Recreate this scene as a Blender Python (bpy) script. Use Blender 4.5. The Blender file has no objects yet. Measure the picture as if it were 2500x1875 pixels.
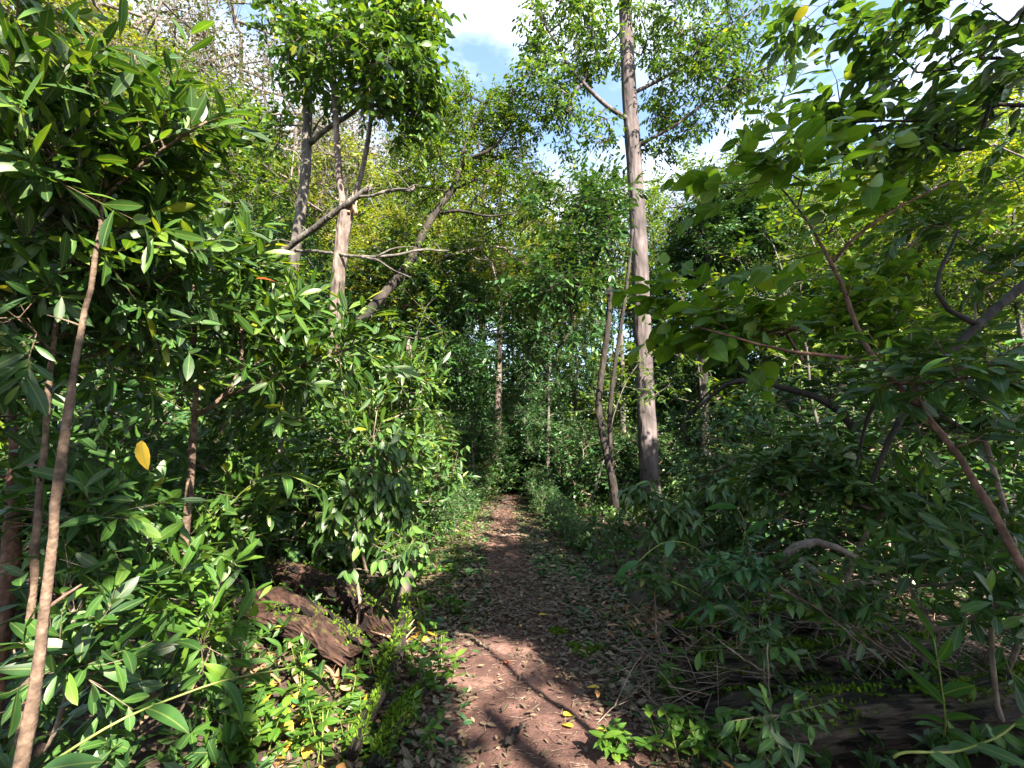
import bpy, math
import numpy as np
from math import radians as R, pi

# ---------------------------------------------------------------- camera, sky, sun
sc = bpy.context.scene
PITCH = 8.0
CAMZ = 1.55
LENS = 16.5
cam_d = bpy.data.cameras.new('camera')
cam_d.lens = LENS; cam_d.sensor_width = 36; cam_d.clip_start = 0.02; cam_d.clip_end = 1000
cam = bpy.data.objects.new('camera', cam_d); sc.collection.objects.link(cam)
cam.location = (0, 0, CAMZ); cam.rotation_euler = (R(90 + PITCH), 0, 0)
sc.camera = cam

SUN_AZ = np.array([0.50, -0.866]); SUN_EL = R(40)
S = np.array([SUN_AZ[0] * math.cos(SUN_EL), SUN_AZ[1] * math.cos(SUN_EL), math.sin(SUN_EL)])
sun_d = bpy.data.lights.new('sun', 'SUN'); sun_d.energy = 5.0; sun_d.angle = R(0.5); sun_d.color = (1.0, 0.88, 0.74)
sun = bpy.data.objects.new('sun', sun_d); sc.collection.objects.link(sun)
from mathutils import Vector
sun.rotation_euler = Vector(S).to_track_quat('Z', 'Y').to_euler()
sun.location = (6, -10, 14)

w = bpy.data.worlds.new('World'); sc.world = w; w.use_nodes = True
nt = w.node_tree; N_ = nt.nodes; LK = nt.links
for n in list(N_): N_.remove(n)
wo = N_.new('ShaderNodeOutputWorld'); bg = N_.new('ShaderNodeBackground'); bg.inputs['Strength'].default_value = 0.07
sky = N_.new('ShaderNodeTexSky'); sky.sky_type = 'NISHITA'; sky.sun_disc = False
sky.sun_elevation = SUN_EL; sky.sun_rotation = math.atan2(SUN_AZ[0], SUN_AZ[1])
tc = N_.new('ShaderNodeTexCoord'); mp = N_.new('ShaderNodeMapping'); mp.inputs['Scale'].default_value = (1, 1, 2.2)
mp.inputs['Location'].default_value = (0.35, 0.1, 0.2)
nz = N_.new('ShaderNodeTexNoise'); nz.inputs['Scale'].default_value = 2.1; nz.inputs['Detail'].default_value = 7
nz.inputs['Roughness'].default_value = 0.55
rp = N_.new('ShaderNodeValToRGB'); rp.color_ramp.elements[0].position = 0.46; rp.color_ramp.elements[1].position = 0.72
mx = N_.new('ShaderNodeMix'); mx.data_type = 'RGBA'
mx.inputs[7].default_value = (5.0, 5.2, 5.6, 1)
LK.new(tc.outputs['Generated'], mp.inputs['Vector']); LK.new(mp.outputs[0], nz.inputs['Vector'])
LK.new(nz.outputs['Fac'], rp.inputs['Fac']); LK.new(rp.outputs['Color'], mx.inputs[0])
LK.new(sky.outputs[0], mx.inputs[6]); LK.new(mx.outputs[2], bg.inputs['Color']); LK.new(bg.outputs[0], wo.inputs['Surface'])

sc.view_settings.view_transform = 'Standard'; sc.view_settings.look = 'None'
sc.view_settings.exposure = 3.05; sc.view_settings.gamma = 1.0
cy = sc.cycles
cy.max_bounces = 8; cy.diffuse_bounces = 4; cy.glossy_bounces = 2; cy.transmission_bounces = 4; cy.transparent_max_bounces = 4
cy.sample_clamp_indirect = 6.0
cy.use_denoising = True

# ---------------------------------------------------------------- small maths
FS = LENS / 36 * 2500
cp, sp = math.cos(R(PITCH)), math.sin(R(PITCH))
def P(px, py, d):
    """world point seen at photo pixel (px,py) at forward distance d metres"""
    cx, cu = (px - 1250) / FS, -(py - 937.5) / FS
    v = np.array([cx, cp - sp * cu, sp + cp * cu]); v *= d / v[1]
    return v + np.array([0, 0, CAMZ])
def PL(*a): return np.array([P(*q) for q in a])
def nrm(v):
    return v / np.maximum(np.linalg.norm(v, axis=-1, keepdims=True), 1e-9)
def vnoise(x, y, seed=0):
    xi, yi = np.floor(x).astype(int), np.floor(y).astype(int)
    fx, fy = x - xi, y - yi
    fx, fy = fx * fx * (3 - 2 * fx), fy * fy * (3 - 2 * fy)
    def hsh(a, b):
        n = (a * 374761393 + b * 668265263 + seed * 974711) & 0x7fffffff
        n = ((n ^ (n >> 13)) * 1274126177) & 0x7fffffff
        return ((n ^ (n >> 16)) & 0xffff) / 65535.0
    return (hsh(xi, yi) * (1 - fx) + hsh(xi + 1, yi) * fx) * (1 - fy) + (hsh(xi, yi + 1) * (1 - fx) + hsh(xi + 1, yi + 1) * fx) * fy
def fbm(x, y, o=4, seed=0):
    x = np.asarray(x, float); y = np.asarray(y, float)
    s, a, t = 0, .5, 0
    for i in range(o):
        s = s + a * vnoise(x * 2 ** i + 17 * i, y * 2 ** i - 9 * i, seed + i); t += a; a *= .5
    return s / t - .5
def xc(y): return np.interp(y, [-6, 2, 4.7, 7.4, 12, 18, 26, 40], [.3, .2, .14, -.12, -.2, .12, 1.5, 5])
def hw(y): return np.interp(y, [0, 2.4, 5, 8, 12, 18, 24], [1.0, .95, .8, .62, .55, .6, .5])
def h0(x, y):
    d = np.abs(x - xc(y)) / hw(y)
    bank = np.clip((d - .9) / 2.2, 0, 1); bank = bank * bank * (3 - 2 * bank)
    return bank * (.13 + .25 * fbm(x * .45, y * .45, 3, 5)) + .05 * fbm(x * 1.7, y * 1.7, 3, 2) * (.35 + bank) - .02
def H(x, y): return float(h0(np.array([x]), np.array([y]))[0])

# ---------------------------------------------------------------- mesh accumulation
class MB:
    def __init__(s): s.v = []; s.f = []; s.uv = []; s.n = 0
    def add(s, v, faces, uv=None):
        v = np.asarray(v, float).reshape(-1, 3)
        s.v.append(v); s.uv.append(np.zeros((len(v), 2)) if uv is None else uv)
        for f in faces:
            if len(f): s.f.append(np.asarray(f) + s.n)
        s.n += len(v)
    def build(s, name, mat, parent=None, smooth=True, flat_uv=False):
        me = bpy.data.meshes.new(name)
        V = np.concatenate(s.v) if s.v else np.zeros((0, 3))
        if parent is not None: V = V - np.array(parent.matrix_world.translation if False else chain_loc(parent))
        lt = np.concatenate([np.full(len(f), f.shape[1]) for f in s.f])
        li = np.concatenate([f.reshape(-1) for f in s.f])
        me.vertices.add(len(V)); me.vertices.foreach_set('co', V.astype(np.float32).reshape(-1))
        me.loops.add(len(li)); me.loops.foreach_set('vertex_index', li.astype(np.int32))
        me.polygons.add(len(lt))
        me.polygons.foreach_set('loop_start', np.concatenate([[0], np.cumsum(lt)[:-1]]).astype(np.int32))
        if smooth: me.polygons.foreach_set('use_smooth', np.ones(len(lt), bool))
        U = np.concatenate(s.uv)[li]
        uvl = me.uv_layers.new(name='UVMap'); uvl.data.foreach_set('uv', U.astype(np.float32).reshape(-1))
        me.update(calc_edges=True)
        me.materials.append(mat)
        o = bpy.data.objects.new(name, me); sc.collection.objects.link(o)
        if parent is not None: o.parent = parent
        return o
def chain_loc(p):
    t = np.zeros(3)
    while p is not None: t = t + np.array(p.location); p = p.parent
    return t

def frames(pts):
    t = nrm(np.gradient(pts, axis=0)); n = len(pts)
    u = np.zeros_like(pts); a = np.array([0, 0, 1.]) if abs(t[0][2]) < .9 else np.array([1., 0, 0])
    a = nrm(np.cross(np.cross(t[0], a), t[0]))
    for i in range(n):
        a = nrm(a - t[i] * np.dot(a, t[i])); u[i] = a
    return t, u, np.cross(t, u)
def resample(pts, n, rad=None):
    pts = np.asarray(pts, float); d = np.concatenate([[0], np.cumsum(np.linalg.norm(np.diff(pts, axis=0), axis=1))])
    s = np.linspace(0, d[-1], n)
    # smooth (Catmull-like) by linear interpolation followed by relaxation
    q = np.stack([np.interp(s, d, pts[:, k]) for k in range(3)], 1)
    for _ in range(max(1, n // (2 * len(pts)))):
        q[1:-1] = q[1:-1] * .5 + .25 * (q[:-2] + q[2:])
    if rad is None: return q
    return q, np.interp(s, np.linspace(0, d[-1], len(rad)) if len(rad) != len(pts) else d, rad)
def tube(mb, pts, rad, k=8, rough=0., seed=0, cap=True, jag=0., fluted=0.):
    pts = np.asarray(pts, float); n = len(pts); rad = np.broadcast_to(np.asarray(rad, float), (n,))
    t, u, v = frames(pts)
    a = np.linspace(0, 2 * pi, k, endpoint=False)
    d = np.concatenate([[0], np.cumsum(np.linalg.norm(np.diff(pts, axis=0), axis=1))])
    rr = rad[:, None] * np.ones((1, k))
    if rough:
        A, D = np.meshgrid(np.cos(a) * 1.3 + 5, d / max(rad.mean(), .01) * .35)
        B = np.meshgrid(np.sin(a) * 1.3 + 5, d)[0]
        rr = rr * (1 + rough * 2 * fbm(A * 1.7 + D * .8, B * 1.7 + D * .5 + seed * 3.1, 4, seed))
    if fluted: rr = rr * (1 + fluted * np.cos(a * 4 + seed + d[:, None] * .3) * np.exp(-d / .8)[:, None])
    V = pts[:, None, :] + rr[..., None] * (np.cos(a)[None, :, None] * u[:, None, :] + np.sin(a)[None, :, None] * v[:, None, :])
    if jag:
        rg = np.random.default_rng(seed + 99)
        V[0] -= t[0] * rg.uniform(0, jag, k)[:, None]; V[-1] += t[-1] * rg.uniform(0, jag, k)[:, None]
    idx = np.arange(n * k).reshape(n, k); nx = np.roll(idx, -1, 1)
    q = np.stack([idx[:-1], nx[:-1], nx[1:], idx[1:]], -1).reshape(-1, 4)
    uv = np.stack([np.tile(a / (2 * pi), n), np.repeat(d, k)], 1)
    fs = [q]; V = V.reshape(-1, 3)
    if cap:
        c0 = pts[0]; c1 = pts[-1]
        V = np.concatenate([V, [c0, c1]]); uv = np.concatenate([uv, [[0, 0], [0, d[-1]]]])
        fs.append(np.stack([nx[0], idx[0], np.full(k, n * k)], 1)); fs.append(np.stack([idx[-1], nx[-1], np.full(k, n * k + 1)], 1))
    mb.add(V, fs, uv)
def segs(mb, A, B, ra, rb, k=4):
    A = np.asarray(A, float); B = np.asarray(B, float); n = len(A)
    if n == 0: return
    d = nrm(B - A); ref = np.where(np.abs(d[:, 2:3]) < .9, np.array([[0, 0, 1.]]), np.array([[1., 0, 0]]))
    u = nrm(np.cross(d, ref)); v = np.cross(d, u)
    a = np.linspace(0, 2 * pi, k, endpoint=False)
    c = np.cos(a)[None, :, None] * u[:, None] + np.sin(a)[None, :, None] * v[:, None]
    ra = np.broadcast_to(np.asarray(ra, float), (n,)); rb = np.broadcast_to(np.asarray(rb, float), (n,))
    V = np.concatenate([A[:, None] + c * ra[:, None, None], B[:, None] + c * rb[:, None, None]], 1)
    i = np.arange(n)[:, None] * 2 * k + np.arange(k)[None]; j = np.arange(n)[:, None] * 2 * k + np.roll(np.arange(k), -1)[None]
    mb.add(V, [np.stack([i, j, j + k, i + k], -1).reshape(-1, 4)])

# leaf templates: x across (half width 1), y along 0..1, fold z, curl z, faces
def tpl(ts, ws, fold=.13):
    x, y, zf, fs = [0], [0], [0], []
    for t, w_ in zip(ts, ws):
        x += [-w_, 0, w_]; y += [t, t, t]; zf += [fold * w_, 0, fold * w_]
    x.append(0); y.append(1); zf.append(0)
    n = len(ts); tri = [(0, 2, 1), (0, 3, 2)]; quad = []
    for i in range(n - 1):
        a = 1 + 3 * i; b = a + 3
        quad += [(a, a + 1, b + 1, b), (a + 1, a + 2, b + 2, b + 1)]
    a = 1 + 3 * (n - 1); e = 1 + 3 * n
    tri += [(a, a + 1, e), (a + 1, a + 2, e)]
    return np.array(x, float), np.array(y, float), np.array(zf, float), np.array(tri), np.array(quad).reshape(-1, 4)
BIG = tpl([.14, .32, .55, .75, .9], [.34, .74, 1.0, .86, .5])
OVATE = tpl([.1, .3, .5, .72, .9], [.6, .97, 1.0, .72, .3], .08)
LONG = tpl([.1, .3, .55, .8], [.6, .95, .9, .5], .2)
MID = tpl([.3, .68], [.85, .85])
DIA = (np.array([0, -1, 0, 1.]), np.array([0, .45, 1, .45]), np.array([0, .15, 0, .15]), np.array([(0, 2, 1), (0, 3, 2)]), np.zeros((0, 4), int))

def leaves(mb, pos, d, nr, L, W, tp, curl=.25):
    n = len(pos)
    if n == 0: return
    x, y, zf, tri, quad = tp; m = len(x)
    d = nrm(d); X = nrm(np.cross(d, nr)); Nn = np.cross(X, d)
    L = np.broadcast_to(np.asarray(L, float), (n,)); W = np.broadcast_to(np.asarray(W, float), (n,)); c = np.broadcast_to(np.asarray(curl, float), (n,))
    V = pos[:, None] + X[:, None] * (x[None] * W[:, None] * .5)[..., None] + d[:, None] * (y[None] * L[:, None])[..., None] \
        + Nn[:, None] * (zf[None] * W[:, None] - c[:, None] * (y * y)[None] * L[:, None])[..., None]
    off = (np.arange(n) * m)[:, None, None]
    uv = np.tile(np.stack([x * .5 + .5, y], 1), (n, 1))
    mb.add(V, [(tri[None] + off).reshape(-1, 3), (quad[None] + off).reshape(-1, 4)], uv)

def foliage(mbl, mbw, tp_, td, rg, style='alt', ntw=3, twl=.35, nl=6, L=.1, W=.04, tpl_=MID, droop=.2, spread=.8, up=.25, curl=.25, twr=.004, keep=None, jit=.6, lv=.3, bias=(0, 0, 0)):
    n = len(tp_)
    A = np.repeat(tp_, ntw, 0); D = np.repeat(td, ntw, 0)
    D = nrm(D * .7 + rg.normal(0, 1, A.shape) * spread + np.array([0, 0, up]) + np.array(bias))
    tl = twl * rg.uniform(.6, 1.3, len(A)); B = A + D * tl[:, None]
    if keep is not None:
        k = keep(B); A, B, D, tl = A[k], B[k], D[k], tl[k]
    if mbw is not None: segs(mbw, A, B, twr, twr * .5, 3)
    N = len(A)
    if N == 0: return
    i = np.tile(np.arange(nl), N); A2 = np.repeat(A, nl, 0); B2 = np.repeat(B, nl, 0); D2 = np.repeat(D, nl, 0)
    Z = np.array([0, 0, 1.])
    ref = np.where(np.abs(D2[:, 2:3]) > .93, np.array([[1., 0, 0]]), Z[None])
    sx = nrm(np.cross(D2, ref)); sy = np.cross(sx, D2)
    rnd = rg.normal(0, 1, A2.shape)
    if style in ('ros', 'shoot'):
        t = 1 - (.3 if style == 'ros' else .8) * (i / max(nl - 1, 1)) * rg.uniform(.6, 1.25 if style == 'shoot' else 1.3, len(i))
        az = i * 2.4 + np.repeat(rg.uniform(0, 6.28, N), nl)
        el = rg.uniform(.5, 1.3 if style == 'ros' else 1.1, len(i)) - .35 * (i == 0)
        d = D2 * np.cos(el)[:, None] + (sx * np.cos(az)[:, None] + sy * np.sin(az)[:, None]) * np.sin(el)[:, None]
        d = nrm(d + np.array([0, 0, -droop]) + rnd * .25)
        nr = D2 * .7 + Z * .6 + rg.normal(0, 1, A2.shape) * .5
    else:
        t = .15 + .85 * (i + .5) / nl
        side = np.where(i % 2 == 0, 1., -1.)
        d = nrm(D2 * .55 + sx * side[:, None] * .8 + np.array([0, 0, -droop]) + rnd * jit * .4)
        nr = Z + rg.normal(0, 1, A2.shape) * jit * .7
    pos = A2 + (B2 - A2) * t[:, None]
    s = np.exp(np.clip(rg.normal(0, lv, len(i)) * .7, -1.2, .28))
    leaves(mbl, pos, d, nr, L * s, W * s * rg.uniform(.85, 1.15, len(i)), tpl_, curl * rg.uniform(-.4, 1.7, len(i)))

def grow(nodes, par, tips, rg, step=.4, wob=.12, updir=.5, rtip=.006, ex=.5):
    """join tips to a skeleton one by one, nearest first; returns nodes, parents, radii and the tip ids and directions"""
    nodes = [np.array(p, float) for p in nodes]; par = list(par); nb = len(nodes)
    NA = np.array(nodes); dmin = np.min(np.linalg.norm(tips[:, None] - NA[None], axis=2), 1)
    ids, dirs = [], []
    for ti in np.argsort(dmin):
        tp_ = tips[ti]; NA = np.array(nodes)
        df = tp_ - NA; dist = np.linalg.norm(df, axis=1)
        cost = dist * (1 + updir * np.clip(-df[:, 2] / np.maximum(dist, 1e-6), 0, 1)); cost[0] *= 1.5
        j = int(np.argmin(cost)); a = NA[j]; L = dist[j]
        m = max(1, int(round(L / step))); prev = j
        bow = rg.normal(0, wob * L, 3) + np.array([0, 0, -.08 * L])
        for q in range(1, m + 1):
            f = q / m; p = a + (tp_ - a) * f + bow * math.sin(pi * f) * (1 if m > 1 else 0) + (rg.normal(0, wob * .12 * L / m, 3) if q < m else 0)
            nodes.append(p); par.append(prev); prev = len(nodes) - 1
        ids.append(prev); dirs.append(nodes[prev] - nodes[par[prev]])
    nodes = np.array(nodes); cnt = np.zeros(len(nodes)); cnt[ids] = 1
    for i in range(len(nodes) - 1, 0, -1):
        if par[i] >= 0: cnt[par[i]] += cnt[i]
    rad = rtip * np.maximum(cnt, 1) ** ex
    return nodes, np.array(par), rad, np.array(ids), nrm(np.array(dirs)), nb
def ell(rg, c, r, n, shell=.5):
    d = nrm(rg.normal(0, 1, (n, 3))); q = rg.uniform(0, 1, n) ** (1 / 3)
    q = shell * (0.55 + .45 * q) + (1 - shell) * q
    return np.array(c) + d * q[:, None] * np.array(r)

# ---------------------------------------------------------------- scene graph
def tag(o, label=None, cat=None, group=None, kind=None):
    if label: o['label'] = label
    if cat: o['category'] = cat
    if group: o['group'] = group
    if kind: o['kind'] = kind
    return o
def thing(name, label, cat, loc, group=None):
    o = bpy.data.objects.new(name, None); sc.collection.objects.link(o); o.location = tuple(float(q) for q in loc)
    o.empty_display_size = .2
    return tag(o, label, cat, group)
def dup(root, loc, rz, s=1., label=None, group=None, tilt=(0, 0), mats=None, sz=None):
    r = root.copy(); sc.collection.objects.link(r); r.location = tuple(float(q) for q in loc)
    r.rotation_euler = (tilt[0], tilt[1], rz); r.scale = (s, s, s if sz is None else sz)
    if label: r['label'] = label
    if group: r['group'] = group
    for ch in list(root.children):
        c = ch.copy(); sc.collection.objects.link(c); c.parent = r
        if mats and ch.name.split('.')[0] in mats:
            c.material_slots[0].link = 'OBJECT'; c.material_slots[0].material = mats[ch.name.split('.')[0]]
    return r

# ---------------------------------------------------------------- materials
def newmat(name):
    m = bpy.data.materials.new(name); m.use_nodes = True; nt = m.node_tree
    for n in list(nt.nodes): nt.nodes.remove(n)
    out = nt.nodes.new('ShaderNodeOutputMaterial')
    return m, nt, out, lambda t: nt.nodes.new('ShaderNode' + t), nt.links.new
def ramp(node, stops):
    e = node.color_ramp.elements
    while len(e) < len(stops): e.new(.5)
    for el, (p, c) in zip(e, stops): el.position = p; el.color = (*c, 1)
def leaf_mat(name, stops, tr=.35, rough=.42, tcol=(1.5, 1.25, .5), vein=True, spec=.5, sat=(1.05, 1.22, .8)):
    m, nt, out, nd, lk = newmat(name)
    stops = [(p, (c[0] * sat[0], c[1] * sat[1], c[2] * sat[2])) for p, c in stops]
    g = nd('NewGeometry'); r = nd('ValToRGB'); ramp(r, stops); lk(g.outputs['Random Per Island'], r.inputs['Fac'])
    col = r.outputs['Color']
    ns = nd('TexNoise'); ns.inputs['Scale'].default_value = 14; ns.inputs['Detail'].default_value = 3
    tcn = nd('TexCoord'); lk(tcn.outputs['Object'], ns.inputs['Vector'])
    vr = nd('HueSaturation'); mr = nd('MapRange'); mr.inputs['To Min'].default_value = .6; mr.inputs['To Max'].default_value = 1.4
    lk(ns.outputs['Fac'], mr.inputs['Value']); lk(mr.outputs[0], vr.inputs['Value']); lk(col, vr.inputs['Color']); col = vr.outputs['Color']
    if vein:
        uv = nd('UVMap'); sx = nd('SeparateXYZ'); lk(uv.outputs[0], sx.inputs[0])
        a = nd('Math'); a.operation = 'SUBTRACT'; a.inputs[1].default_value = .5; lk(sx.outputs[0], a.inputs[0])
        b = nd('Math'); b.operation = 'ABSOLUTE'; lk(a.outputs[0], b.inputs[0])
        c = nd('MapRange'); c.inputs['From Min'].default_value = .02; c.inputs['From Max'].default_value = .05
        c.inputs['To Min'].default_value = .55; c.inputs['To Max'].default_value = 0; lk(b.outputs[0], c.inputs['Value'])
        mxv = nd('Mix'); mxv.data_type = 'RGBA'; lk(c.outputs[0], mxv.inputs[0]); lk(col, mxv.inputs[6])
        mxv.inputs[7].default_value = (.16, .2, .05, 1); col = mxv.outputs[2]
    p = nd('BsdfPrincipled'); p.inputs['Roughness'].default_value = rough
    p.inputs['Specular IOR Level'].default_value = spec
    lk(col, p.inputs['Base Color'])
    t = nd('BsdfTranslucent'); mu = nd('Mix'); mu.data_type = 'RGBA'; mu.blend_type = 'MULTIPLY'; mu.inputs[0].default_value = 1
    lk(col, mu.inputs[6]); mu.inputs[7].default_value = (*tcol, 1); lk(mu.outputs[2], t.inputs['Color'])
    ms = nd('MixShader'); ms.inputs[0].default_value = tr; lk(p.outputs[0], ms.inputs[1]); lk(t.outputs[0], ms.inputs[2])
    lk(ms.outputs[0], out.inputs['Surface'])
    return m
def bark_mat(name, c1, c2, c3, scale=6., zs=.25, bump=.6, moss=None, mossamt=.5, rough=.9, uv=None):
    m, nt, out, nd, lk = newmat(name)
    tcn = nd('TexCoord'); mpn = nd('Mapping'); mpn.inputs['Scale'].default_value = (1, 1, zs); lk(tcn.outputs['Object'], mpn.inputs[0])
    if uv:
        u_ = nd('UVMap'); mpn.inputs['Scale'].default_value = uv; lk(u_.outputs[0], mpn.inputs[0])
    n1 = nd('TexNoise'); n1.inputs['Scale'].default_value = scale; n1.inputs['Detail'].default_value = 8; n1.inputs['Roughness'].default_value = .65; lk(mpn.outputs[0], n1.inputs[0])
    r = nd('ValToRGB'); ramp(r, [(.3, c1), (.5, c2), (.7, c3)]); lk(n1.outputs[0], r.inputs[0])
    n2 = nd('TexNoise'); n2.inputs['Scale'].default_value = scale * .35; n2.inputs['Detail'].default_value = 4; lk(tcn.outputs['Object'], n2.inputs[0])
    hs = nd('HueSaturation'); mr = nd('MapRange'); mr.inputs['From Min'].default_value = .3; mr.inputs['From Max'].default_value = .7
    mr.inputs['To Min'].default_value = .55; mr.inputs['To Max'].default_value = 1.45; lk(n2.outputs[0], mr.inputs[0]); lk(mr.outputs[0], hs.inputs['Value']); lk(r.outputs[0], hs.inputs['Color'])
    col = hs.outputs[0]
    vo = nd('TexVoronoi'); vo.inputs['Scale'].default_value = scale * 2.2; lk(mpn.outputs[0], vo.inputs[0])
    ad = nd('Math'); ad.operation = 'ADD'; lk(n1.outputs[0], ad.inputs[0]); lk(vo.outputs[0], ad.inputs[1])
    bp = nd('Bump'); bp.inputs['Strength'].default_value = bump; bp.inputs['Distance'].default_value = .03; lk(ad.outputs[0], bp.inputs['Height'])
    if moss:
        g = nd('NewGeometry'); s = nd('SeparateXYZ'); lk(g.outputs['Normal'], s.inputs[0])
        n3 = nd('TexNoise'); n3.inputs['Scale'].default_value = 9; n3.inputs['Detail'].default_value = 9; n3.inputs['Roughness'].default_value = .7; lk(tcn.outputs['Object'], n3.inputs[0])
        a = nd('Math'); a.operation = 'MULTIPLY_ADD'; a.inputs[1].default_value = .35; lk(s.outputs[2], a.inputs[0]); lk(n3.outputs[0], a.inputs[2])
        mm = nd('MapRange'); mm.inputs['From Min'].default_value = .95 - mossamt * .5; mm.inputs['From Max'].default_value = 1.08 - mossamt * .5; lk(a.outputs[0], mm.inputs[0])
        mi = nd('Mix'); mi.data_type = 'RGBA'; lk(mm.outputs[0], mi.inputs[0]); lk(col, mi.inputs[6]); mi.inputs[7].default_value = (*moss, 1); col = mi.outputs[2]
    p = nd('BsdfPrincipled'); p.inputs['Roughness'].default_value = rough; p.inputs['Specular IOR Level'].default_value = .25
    lk(col, p.inputs['Base Color']); lk(bp.outputs[0], p.inputs['Normal']); lk(p.outputs[0], out.inputs['Surface'])
    return m
def soil_mat(name, c1, c2, c3, scale=5., bump=.8):
    m, nt, out, nd, lk = newmat(name)
    tcn = nd('TexCoord')
    n1 = nd('TexNoise'); n1.inputs['Scale'].default_value = scale; n1.inputs['Detail'].default_value = 10; n1.inputs['Roughness'].default_value = .7; lk(tcn.outputs['Object'], n1.inputs[0])
    r = nd('ValToRGB'); ramp(r, [(.3, c1), (.52, c2), (.72, c3)]); lk(n1.outputs[0], r.inputs[0])
    n2 = nd('TexNoise'); n2.inputs['Scale'].default_value = 38; n2.inputs['Detail'].default_value = 9; n2.inputs['Roughness'].default_value = .7; lk(tcn.outputs['Object'], n2.inputs[0])
    vo = nd('TexVoronoi'); vo.inputs['Scale'].default_value = 60; lk(tcn.outputs['Object'], vo.inputs[0])
    vs = nd('Math'); vs.operation = 'MULTIPLY'; vs.inputs[1].default_value = .25; lk(vo.outputs[0], vs.inputs[0])
    ad = nd('Math'); ad.operation = 'MULTIPLY_ADD'; ad.inputs[1].default_value = 1.0; lk(n2.outputs[0], ad.inputs[0]); lk(vs.outputs[0], ad.inputs[2])
    bp = nd('Bump'); bp.inputs['Strength'].default_value = bump; bp.inputs['Distance'].default_value = .02; lk(ad.outputs[0], bp.inputs['Height'])
    p = nd('BsdfPrincipled'); p.inputs['Roughness'].default_value = .85; p.inputs['Specular IOR Level'].default_value = .3
    lk(r.outputs[0], p.inputs['Base Color']); lk(bp.outputs[0], p.inputs['Normal']); lk(p.outputs[0], out.inputs['Surface'])
    return m
Y_ = (.34, .27, .02)
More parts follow.
